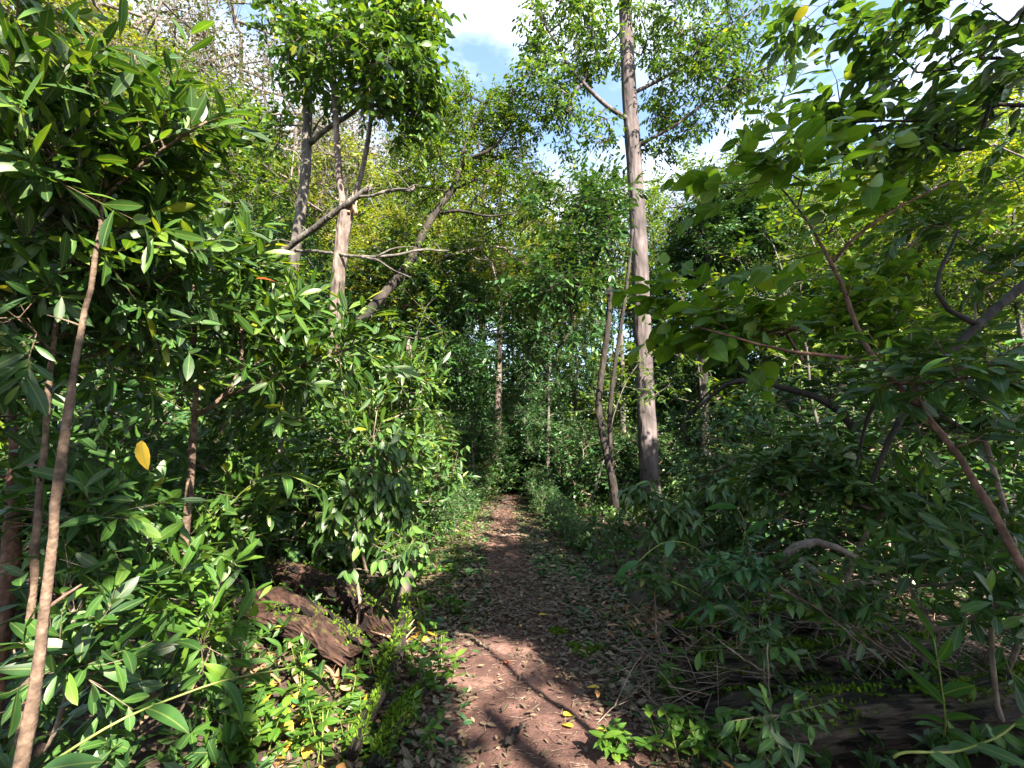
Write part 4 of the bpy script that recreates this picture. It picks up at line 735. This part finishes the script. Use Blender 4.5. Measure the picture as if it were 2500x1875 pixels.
log_thing('log', 'mossy upper log lying behind the blunt-ended big log', 'log', [zl(560, 1500, .3) + [-.6, 1., 0], zl(690, 1500, .28) + [0, .2, 0], zl(820, 1540, .24) + [0, .2, 0], zl(950, 1590, .1)], .14, .11, M['log'], 92, .08, .25, 26, 900)
log_thing('log', 'brown log half hidden under the hanging-leaf shrub', 'log', [zl(660, 1380, .25), zl(790, 1380, .22), zl(960, 1395, .1)], .11, .09, M['log'], 93, .06, .2, 20, 100)
log_thing('log', 'short pale log end pointing at the trail below the bushy bright shrub', 'log', [zl(1010, 1240, .2), zl(1060, 1270, .15), zl(1112, 1290, .1)], .1, .085, M['barkg'], 94, .04, .15, 16)
log_thing('log', 'far pale fallen branch beside the left edge of the trail', 'log', [zl(1140, 1190, .1), zl(1085, 1232, .08)], .08, .09, M['barkg'], 95, .04, .15, 14)
st = log_thing('splintered_stump', 'splintered dark stump with pale torn spikes beside the trail', 'stump', [zl(955, 1680, -.05), zl(965, 1640, .1), zl(978, 1600, .22)], .055, .045, M['barkd'], 96, .05, .2, 14)
mb = MB(); rg = np.random.default_rng(6); b0 = zl(978, 1600, .22)
for q_, r_ in ((PL((978, 1555, b0[1]), (995, 1535, b0[1]), (1012, 1512, b0[1])), .014), (PL((975, 1560, b0[1]), (940, 1552, b0[1]), (905, 1540, b0[1])), .014), (PL((985, 1565, b0[1]), (1000, 1545, b0[1] - .03), (1015, 1530, b0[1])), .01)): tube(mb, resample(q_, 6), np.linspace(r_, .002, 6), 5)
mb.build('splinters', M['wood'], st)
log_thing('mossy_stick', 'moss-covered fallen stick slanting down the left edge of the trail', 'log', [zl(1000, 1520, .3) + [-.05, .1, 0], zl(985, 1590, .2), zl(930, 1720, .1), zl(860, 1880, .08)], .035, .05, M['mosslog'], 97, .04, .2, 14, 900)
log_thing('mossy_stick', 'second mossy stick parallel to the trail edge at the bottom', 'log', [zl(1030, 1720, .08), zl(975, 1790, .08), zl(915, 1900, .06)], .05, .055, M['mosslog'], 98, .05, .22, 14, 900)
log_thing('sapling_stump', 'leafy broken stem standing sunlit beside the hanging-leaf shrub', 'stump', [zl(965, 1530, 0), zl(975, 1530, .25) + [.03, 0, 0], zl(990, 1530, .55) + [.06, 0, 0]], .055, .045, M['barkp'], 99, .08, .2, 14)
log_thing('mossy_log', 'black moss-topped log lying highest on the right bank', 'log', [zl(1650, 1585, .12), zl(1800, 1600, .16) + [0, .1, 0], zl(2050, 1600, .2) + [.2, .2, 0]], .085, .1, M['mosslog'], 111, .08, .25, 20, 2400)
log_thing('mossy_log', 'squared-off mossy log end above the trail on the right', 'log', [zl(1715, 1690, .12), zl(1900, 1700, .16), zl(2300, 1690, .2)], .13, .13, M['mosslog'], 112, .05, .25, 24, 3200)
log_thing('mossy_log', 'dark low log below the squared-off mossy end', 'log', [zl(1735, 1760, .05), zl(1900, 1770, .08), zl(2250, 1760, .1)], .09, .1, M['mosslog'], 113, .05, .25, 20, 500)
log_thing('smooth_log', 'smooth brown log in the lower right with a raised oval knot', 'log', [zl(1930, 1860, .1) + [0, .1, 0], zl(2120, 1870, .16) + [0, .1, 0], zl(2420, 1850, .2), zl(2700, 1800, .2)], .12, .14, M['log2'], 114, .12, .34, 40, 1400)
log_thing('smooth_log', 'pale top log resting on the smooth brown log at lower right', 'log', [zl(1905, 1790, .16), zl(2020, 1795, .2), zl(2180, 1810, .18), zl(2400, 1830, .15)], .075, .09, M['log2'], 115, .04, .15, 20, 120)
def stone(label, px, py, r, seed):
    rg = np.random.default_rng(seed); n = 14; th, ph = np.meshgrid(np.linspace(0.05, pi - .05, n), np.linspace(0, 2 * pi, 20, endpoint=False), indexing='ij')
    rr = r * (1 + .9 * fbm(np.cos(ph) * 1.2 + th * 1.1 + seed, np.sin(ph) * 1.2 + seed, 4, seed)); X = np.stack([np.sin(th) * np.cos(ph) * rr * 1.2, np.sin(th) * np.sin(ph) * rr, np.cos(th) * rr * .75], -1)
    i = np.arange(n * 20).reshape(n, 20); j = np.roll(i, -1, 1); mb = MB(); c = GP(px, py, r * .3); mb.add(X.reshape(-1, 3) + c, [np.stack([i[:-1], i[1:], j[1:], j[:-1]], -1).reshape(-1, 4), np.stack([i[-1, :-2], i[-1, 1:-1], np.full(18, i[-1, -1])], 1), np.stack([i[0, 1:-1], i[0, :-2], np.full(18, i[0, -1])], 1)])
    o = mb.build('stone', M['mosslog']); tag(o, label, 'stone', None)
stone('dark stone at the right trail edge nearer the tall tree', 1490, 1400, .13, 3); stone('larger black stone at the right trail edge under the wavy blades', 1580, 1480, .16, 4); stone('small dark stone beside the mossy log ends', 1640, 1560, .1, 8)
def stick(label, pts, r, mat=None, name='stick', cat='stick'):
    pts = np.asarray(pts, float); n = 16; q = resample(pts, n); q += np.random.default_rng(int(abs(pts[0][0]) * 1e4) % 9999).normal(0, r * .4, q.shape); mb = MB(); tube(mb, q, np.linspace(r, r * .5, n), 7, .15, 3, jag=.01)
    tag(mb.build(name, mat or M['twig']), label, cat)
stick('curved root crossing the far trail like a low step', [zl(1190, 1246, .02), zl(1240, 1240, .04), zl(1300, 1244, .03)], .045, M['barkd'], 'tree_root', 'root')
stick('second curved root just beyond the first trail step', [zl(1200, 1230, .03), zl(1240, 1222, .05), zl(1275, 1228, .03)], .05, M['barkd'], 'tree_root', 'root')
stick('long thin stick lying on the trail before the hanging-leaf shrub', [zl(1205, 1295, .02), zl(1250, 1305, .03), zl(1285, 1312, .02)], .022)
stick('forked-looking stick on the trail beside the longer thin stick', [zl(1215, 1312, .02), zl(1245, 1310, .03), zl(1283, 1308, .03)], .018)
stick('short dark stick lying in shade at the bottom of the trail', [zl(1235, 1830, .03), zl(1255, 1808, .035), zl(1278, 1785, .03)], .02, M['barkd'])
stick('thin root ending at the sunlit patch of the trail', [zl(1100, 1555, .02), zl(1150, 1560, .03), zl(1180, 1585, .03), zl(1200, 1595, .02)], .013, M['twig'], 'tree_root', 'root')
stick('slanting bare twig leaning on the mossy logs', [zl(1950, 1730, .1), P(1830, 1620, 2.85), P(1725, 1540, 3.0)], .008)
stick('upright bare twig standing before the mossy logs', [zl(1885, 1800, .0), P(1880, 1690, 2.5), P(1872, 1570, 2.55)], .006)
stick('thin twig laid over the leaves right of the sunlit patch', [zl(1560, 1620, .03), zl(1500, 1590, .03), zl(1440, 1560, .02)], .01)
for k, (px, py) in enumerate(((1900, 1430), (1980, 1470), (2050, 1520), (2130, 1560), (2200, 1600))):
    stick(['pale twig of the brush heap nearest the crooked branch', 'second pale twig slanting through the brush heap', 'middle twig of the slanting brush heap', 'lower twig of the slanting brush heap', 'lowest twig of the brush heap near the corner plants'][k], [P(px, py, 2.9), P(px + 120, py + 70, 2.8), P(px + 260, py + 190, 2.6)], .007, M['stem'])

# ================================================================ ground cover, litter
rg = np.random.default_rng(201)
def on_ground(n, yr, f, pw=1.):
    y = yr[0] + (yr[1] - yr[0]) * rg.uniform(0, 1, n) ** pw; u = f(n); x = xc(y) + u * hw(y); return x, y, u
BARE_L = [GP(*q)[:2] for q in ((1190, 1580), (1210, 1660), (1270, 1740), (1350, 1800), (1430, 1850))]
def bare(x, y, n):
    dd = np.min([np.hypot(x - b[0], y - b[1]) for b in BARE_L], 0); return rg.uniform(0, 1, n) < np.clip((dd - .24) * 3., .09, 1)
def litter(n, yr, f, L, tp, pw, mb, zr=.02):
    x, y, u = on_ground(n, yr, f, pw); k_ = bare(x, y, n); x, y = x[k_], y[k_]; n = len(x); az = rg.uniform(0, 6.28, n); d = np.stack([np.cos(az), np.sin(az), rg.normal(0, .12, n)], 1)
    l = L * np.exp(np.clip(rg.normal(0, .3, n), -.7, .45)); leaves(mb, np.stack([x, y, hp(x, y) + .008 + rg.uniform(0, zr, n)], 1), d, rg.normal(0, .28, (n, 3)) + [0, 0, 1], l, l * rg.uniform(.35, .6, n), tp, rg.uniform(-.3, .35, n))
mb = MB()
side = lambda n: np.where(rg.uniform(0, 1, n) < .5, -1, 1) * (.45 + np.abs(rg.normal(0, .75, n)))
litter(7500, (1.6, 6), side, .05, MID, .9, mb, .04); litter(8000, (1.6, 6), lambda n: rg.uniform(-.9, 1, n), .038, MID, .9, mb)
litter(9500, (5, 18), side, .06, MID, 1.5, mb, .04); litter(7000, (4, 18), lambda n: rg.uniform(-1, 1, n), .042, MID, 1.3, mb)
litter(3500, (1.5, 7), lambda n: rg.uniform(-6, 6, n), .07, MID, 1, mb, .04)
tag(mb.build('leaf_litter', M['litter']), 'brown and tan fallen leaves scattered over the trail and its banks', 'leaf litter', kind='stuff')
mb = MB(); litter(2600, (1.6, 7), side, .07, MID, .9, mb, .03); litter(2600, (6, 17), side, .08, MID, 1.5, mb, .03)
tag(mb.build('green_litter', M['teal']), 'fallen and sprouting grey-green leaves along the trail edges', 'leaf litter', kind='stuff')
mb = MB(); n = 2600; x, y, u = on_ground(n, (1.6, 6.5), lambda n: rg.uniform(-1.1, 1.2, n), .9); az = rg.uniform(0, 6.28, n); l = rg.uniform(.02, .09, n)
a = np.stack([x, y, hp(x, y) + .012], 1); b = a + np.stack([np.cos(az) * l, np.sin(az) * l, rg.normal(0, .008, n)], 1); segs(mb, a, b, .0016, .001, 4)
tag(mb.build('twig_litter', M['twig']), 'tiny twigs and stalks strewn over the trail', 'twig litter', kind='stuff')
mb = MB(); n = 1500; px = rg.uniform(1480, 2560, n); py = rg.uniform(1270, 1760, n); c = np.array([GP(a, b) for a, b in zip(px, py)]); c[:, 2] += rg.uniform(.03, .38, n) * np.clip((px - 1450) / 300, .2, 1)
dv = nrm(rg.normal(0, 1, (n, 3)) * [1, .7, .45] + [.6, 0, -.2]); l = rg.uniform(.12, .55, n); m_ = c + dv * (l * .5)[:, None] + rg.normal(0, .02, (n, 3)); r_ = rg.uniform(.0015, .005, n)
segs(mb, c, m_, r_, r_ * .8, 4); segs(mb, m_, m_ + (dv + rg.normal(0, .25, (n, 3))) * (l * .5)[:, None], r_ * .8, r_ * .4, 4)
tag(mb.build('brush_tangle', M['twig']), 'tangle of dead twigs covering the bank on the right', 'brushwood', kind='stuff')
# seedlings: one, then copies
def seedling(seed, nst=4, h=.14):
    rg = np.random.default_rng(seed); root = thing('seedling', '', 'seedling', O3); mb = MB(); mbf = MB()
    for k in range(nst):
        a = rg.uniform(0, 6.28); b = np.array([rg.normal(0, .03), rg.normal(0, .03), -.02]); e = b + np.array([math.cos(a) * .06, math.sin(a) * .06, h * rg.uniform(.7, 1.3)])
        q = resample(np.array([b, (b + e) / 2 + [0, 0, .02], e]), 6); tube(mb, q, np.linspace(.0035, .002, 6), 4)
        for f in (2, 3, 4, 5):
            for s in range(2 if f < 5 else 4):
                az = rg.uniform(0, 6.28); d = np.array([[math.cos(az), math.sin(az), rg.uniform(-.1, .6)]]); leaves(mbf, q[f][None], d, np.array([[0, 0, 1.]]) + rg.normal(0, .3, (1, 3)), rg.uniform(.04, .08), rg.uniform(.018, .034), OVATE, .2)
    mb.build('stem', M['fresh2'], root); mbf.build('leaves', M['fresh'], root); return root
SD = [seedling(301), seedling(302, 6, .1), seedling(303, 3, .22)]
SDL = ['small bright seedling clump', 'low many-stemmed seedling clump', 'taller leggy seedling']
zones = [('left', 'on the sunlit bank before the big rotting log', [(x, y) for x, y in ((760, 1800), (820, 1740), (700, 1850), (640, 1800), (860, 1690), (880, 1760), (580, 1760), (930, 1830), (1010, 1780), (1060, 1690), (790, 1870), (1040, 1850), (540, 1850), (680, 1720), (850, 1850), (1000, 1660), (1080, 1620), (610, 1870), (930, 1640), (740, 1680))]),
         ('log', 'growing on and around the logs left of the trail', [(690, 1480), (740, 1470), (800, 1490), (640, 1500), (1010, 1480), (985, 1440), (960, 1500), (600, 1430), (860, 1440)]),
         ('right', 'along the right edge of the trail', [(1700, 1640), (1760, 1650), (1650, 1700), (1720, 1810), (1700, 1860), (1800, 1850), (1880, 1860), (1760, 1560), (1840, 1560), (1560, 1560), (1600, 1480), (1500, 1330), (1640, 1830), (1560, 1850), (1960, 1820), (2050, 1840), (1850, 1640), (1950, 1600), (1780, 1700), (1520, 1420), (1490, 1290), (1540, 1300)]),
         ('far', 'along the left edge of the trail further on', [(1100, 1450), (1060, 1480), (1080, 1400), (1120, 1380), (1090, 1340), (1130, 1320), (1150, 1290), (1050, 1410), (1100, 1300), (1140, 1260), (1160, 1240), (1040, 1540), (1110, 1500)])]
su = set()
for _, where, pts in zones:
    for (px, py) in pts:
        k = int(rg.integers(0, 3)); p = GP(px, py); p[2] -= .0; s = rg.uniform(.8, 1.5)
        if _ == 'log': p[2] += .12
        lab = SDL[k] + ' ' + where
        if k in su: dup(SD[k], p, rg.uniform(0, 6), s, lab, SDL[k] + 's ' + where)
        else: su.add(k); SD[k].location = tuple(p); SD[k].scale = (s, s, s); SD[k]['label'] = lab; SD[k]['group'] = SDL[k] + 's ' + where
# dense ground cover either side
mb = MB(); n = 5200; x, y, u = on_ground(n, (1.4, 16), lambda n: np.where(rg.uniform(0, 1, n) < .5, -1, 1) * (1.5 + np.abs(rg.normal(0, 3.2, n))), 1.5)
a = np.stack([x, y, h0(x, y)], 1); hh = rg.uniform(.04, .22, n) * np.clip((np.abs(u) - 1.1) * 1.2, .3, 1.2); tipp = a + np.stack([rg.normal(0, .05, n), rg.normal(0, .05, n), hh], 1)
foliage(mb, None, tipp, np.tile([0, 0, 1.], (n, 1)), rg, 'ros', 1, .05, 6, .085, .034, MID, .15, .5)
tag(mb.build('undergrowth', M['glossyd']), 'dense low leafy undergrowth covering the banks of the trail', 'undergrowth', kind='stuff')
mb = MB(); n = 9000; x, y, u = on_ground(n, (2, 17), lambda n: np.where(rg.uniform(0, 1, n) < .5, -1, 1) * (.8 + np.abs(rg.normal(0, .5, n))), 1.6)
k_ = fbm(x * 1.3, y * 1.3, 3, 55) > .06; x, y = x[k_], y[k_]; n = len(x)
leaves(mb, np.stack([x, y, h0(x, y)], 1), rg.normal(0, .5, (n, 3)) + [0, 0, 1], rg.normal(0, 1, (n, 3)), rg.uniform(.02, .07, n), rg.uniform(.01, .025, n), MID, .4)
tag(mb.build('moss_and_grass', M['moss']), 'low moss and grassy sprouts along the trail edges', 'ground cover', kind='stuff')
def moss_patch(label, px, py, r, seed):
    rg = np.random.default_rng(seed); c = GP(px, py); n = 1500; a = rg.uniform(0, 6.28, n); q = np.sqrt(rg.uniform(0, 1, n)) * r * (1 + .5 * np.sin(a * 3 + seed)); x = c[0] + np.cos(a) * q * 1.4; y = c[1] + np.sin(a) * q
    mb = MB(); leaves(mb, np.stack([x, y, hp(x, y) + .012 + .02 * (1 - q / (1.5 * r))], 1), rg.normal(0, .6, (n, 3)) + [0, 0, 1], rg.normal(0, 1, (n, 3)), rg.uniform(.012, .03, n), .01, MID, .4); tag(mb.build('moss_patch', M['moss']), label, 'moss')
moss_patch('green moss cushion on the trail right of the sunlit patch', 1430, 1590, .10, 1); moss_patch('small moss spot further up the trail', 1360, 1550, .05, 2)
# single leaves that catch the eye
def one_leaf(label, p, az, L, mat, tilt=.1, name='fallen_leaf', cat='leaf', tp=OVATE, nrm_=(0, 0, 1), W=.5):
    mb = MB(); d = np.array([[math.cos(az), math.sin(az), tilt]]); leaves(mb, np.array([p]), d, np.array([nrm_], float), L, L * W, tp, .3); tag(mb.build(name, M[mat]), label, cat)
one_leaf('bright yellow fallen leaf alone in the middle of the trail', GP(1315, 1510, .03), .2, .09, 'yleaf', .25)
one_leaf('orange-yellow fallen leaf curled right of the sunlit patch', GP(1465, 1692, .03), 2.9, .085, 'yleaf', .2)
one_leaf('yellow fallen leaf at the right end of the sunlit patch', GP(1460, 1805, .02), 1.0, .085, 'yleaf', .3)
one_leaf('round yellow leaf lying inside the sunlit patch', GP(1375, 1755, .02), .4, .07, 'yleaf', .05, W=.75)
one_leaf('tan leaf lying on the lower edge of the sunlit patch', GP(1400, 1785, .02), 2.4, .08, 'yleaf', .1)
one_leaf('orange fallen leaf among seedlings at the bottom right', GP(1705, 1820, .03), 2.2, .1, 'yleaf', .3)
one_leaf('pinkish tan fallen leaf at the top of the sunlit patch', GP(1235, 1630, .03), 1.2, .08, 'redleaf', .1)
one_leaf('single red leaf caught among the glossy leaves of the pale-stemmed sapling', P(625, 680, 2.7), 0.05, .12, 'redleaf', .12, 'red_leaf', W=.28)
one_leaf('yellow spotted leaf hanging below the pale-stemmed sapling', P(345, 1075, 2.2), 1.4, .15, 'yleaf', -6, 'yellow_leaf', W=.4, nrm_=(.2, -1, .2))
one_leaf('yellow fallen leaf lying behind the moss-topped log', GP(1765, 1600, .2), 2.6, .14, 'yleaf', .1)
mb = MB(); rg = np.random.default_rng(17)
for (px, py, n, s) in ((700, 1790, 24, .17), (790, 1800, 18, .2), (840, 1480, 12, .06), (1030, 1560, 10, .06), (720, 1690, 14, .15), (600, 1760, 8, .2)):
    c = GP(px, py); p = c + rg.normal(0, 1, (n, 3)) * [s, s, .02] + [0, 0, .04]; leaves(mb, p, rg.normal(0, 1, (n, 3)) * [1, 1, .3], rg.normal(0, .4, (n, 3)) + [0, 0, 1], rg.uniform(.06, .12, n), rg.uniform(.025, .05, n), OVATE, rg.uniform(-.3, .6, n))
tag(mb.build('yellow_leaf_litter', M['yleaf']), 'yellow and orange fallen leaves heaped on the sunlit left bank', 'leaf litter', kind='stuff')
mb = MB()
for (px, py, n, s) in ((520, 1690, 60, .2), (640, 1650, 40, .14), (820, 1680, 30, .1), (1600, 1540, 90, .18), (1900, 1400, 60, .22), (2150, 1640, 60, .3), (1700, 1600, 40, .1)):
    c = GP(px, py); p = c + rg.normal(0, 1, (n, 3)) * [s, s, .04] + [0, 0, .08]; leaves(mb, p, rg.normal(0, 1, (n, 3)) * [1, 1, .6], rg.normal(0, .7, (n, 3)) + [0, 0, 1], rg.uniform(.06, .13, n), rg.uniform(.02, .04, n), LONG, rg.uniform(-.4, .8, n))
tag(mb.build('dead_leaf_litter', M['brownleaf']), 'curled brown dead leaves heaped around the logs', 'leaf litter', kind='stuff')

# ================================================================ trees added around the camera for shade, crowns gapped for sun patches
def sproj(p):
    """ground point reached by the sun ray through p"""
    return p[:, :2] - S[None, :2] * (p[:, 2:3] / S[2])
def seglen(p, a, b):
    ab = b - a; t_ = np.clip(((p - a) @ ab) / (ab @ ab), 0, 1); return np.linalg.norm(p - (a + t_[:, None] * ab), axis=1)
LIT = []
def lit(a, b, r): LIT.append((np.asarray(a, float), np.asarray(b, float), r))
g2 = lambda *q: GP(*q)[:2]
lit(g2(1180, 1570), g2(1215, 1660), .26); lit(g2(1215, 1660), g2(1290, 1760), .3); lit(g2(1290, 1760), g2(1400, 1860), .4); lit(g2(1400, 1800), g2(1480, 1900), .34)
lit(g2(1085, 1580), g2(1085, 1620), .14)
def w2(p): p = np.asarray(p, float)[None]; return sproj(p)[0]
for px, py, d_, r_ in ((120, 1400, 1.66, .2), (90, 1700, 1.6, .22), (420, 1560, 3, .2), (700, 1520, 3.1, .4), (800, 1600, 2.9, .25), (700, 1800, 2.5, .35), (800, 1740, 2.6, .25), (560, 1300, 3.3, .3), (640, 1000, 4, .5), (600, 700, 3.1, .5), (720, 800, 3.1, .4), (980, 1480, 3.6, .22), (900, 1280, 3.8, .22), (820, 1420, 3.6, .3),
                       (480, 800, 3, .3), (300, 1000, 2.6, .3), (480, 300, 1.9, .25), (420, 1000, 2.8, .25), (860, 870, 3.2, .3), (960, 900, 5.3, .5), (1740, 1575, 3.1, .12), (820, 700, 9, 1.2), (560, 1700, 2.7, .2), (330, 1500, 2.6, .2)):
    c2 = w2(P(px, py, d_)); lit(c2, c2 + .01, r_)
def keep_shade(p):  # drops crown leaves whose shadow would fall on the chosen sun patches
    g = sproj(p); k = np.ones(len(g), bool)
    for a, b, r in LIT: k &= seglen(g, a, b) > r * 1.15 + .08
    n1 = fbm(g[:, 0] * 1.15 + 3, g[:, 1] * 1.15, 3, 70)
    lim = np.where(g[:, 0] < -.9, np.where(g[:, 1] < 4.4, .19, .03), np.where((g[:, 1] < 9) & (g[:, 0] < 3), .6, .1))
    lim = np.where((g[:, 0] > 1.9) & (g[:, 1] > 4.6), -.04, lim)
    lim = np.where(np.hypot(g[:, 0] + 3.3, g[:, 1] - 4.8) < 1.0, .2, lim); k &= n1 < lim
    return k
def shade_tree(label, x, y, h, crowns, seed):
    t = np.array([[x, y, -.1], [x + .1, y, h * .35], [x, y + .1, h * .7], [x, y, h]])
    make_tree('added_shade_tree', label, 'tree', t, [.2, .17, .13, .06], [((x + cx, y + cy_, cz), r, n) for (cx, cy_, cz), r, n in crowns], M['bark'], M['canopy'], seed, L=.22, W=.11, ntw=3, nl=8, twl=.55, attach_from=.4, keep=keep_shade, ex=.4)
cw = [((0, 0, 8), (2.6, 2.6, 1.6), 120), ((-.8, .8, 6.2), (2.2, 2.2, 1.2), 80)]
for k, (x, y, h, lab) in enumerate(((4.6, -5.2, 8, 'unseen leafy tree behind the viewpoint, added to shade the near trail'), (7.2, -1.6, 8, 'unseen leafy tree beside the viewpoint, added to shade the right thicket'), (2.0, -7.6, 8.5, 'unseen leafy tree behind the viewpoint, added to shade the left saplings'), (6.6, -7.6, 10, 'tallest unseen leafy tree added for shade behind the viewpoint'), (8.6, 6.0, 8.4, 'leafy tree added at the far right to shade the tall straight trunk'), (2.5, -4.2, 7.6, 'unseen leafy tree added for shade behind the viewpoint, a little to the right'), (-4.2, -2.6, 8, 'unseen leafy tree added for shade behind the viewpoint on the left'), (-6.4, .6, 8.5, 'unseen leafy tree added for shade beyond the left edge of the view'), (-2.2, -5.5, 9, 'tall unseen leafy tree added for shade behind the viewpoint on the left'), (-.9, -1.8, 8.6, 'unseen leafy tree added for shade just behind the viewpoint'), (.2, -5.4, 7, 'unseen leafy tree added for shade straight behind the viewpoint'), (5.2, -1.7, 7, 'low unseen leafy tree added for shade close behind the viewpoint on the right'))):
    shade_tree(lab, x, y, h, [((a, b, c * h / 8), r, n) for (a, b, c), r, n in cw], 400 + k)

q = np.array([[1.6, .8, -.1], [1.62, .82, 1.2], [1.58, .8, 2.4], [1.6, .78, 3.7]])
make_tree('sapling', 'slender sapling standing beside the viewpoint, its stem shadow crossing the sunlit patch', 'sapling', q, [.03, .026, .022, .012], [((1.6, .7, 3.7), (.3, .3, .25), 8)], M['stem'], M['ovate'], 440, style='alt', L=.12, W=.05, ntw=2, nl=4, twl=.2, step=.2, rtip=.003, attach_from=.6, twr=.002)

for o in sc.objects:
    if 'group0' in o: del o['group0']
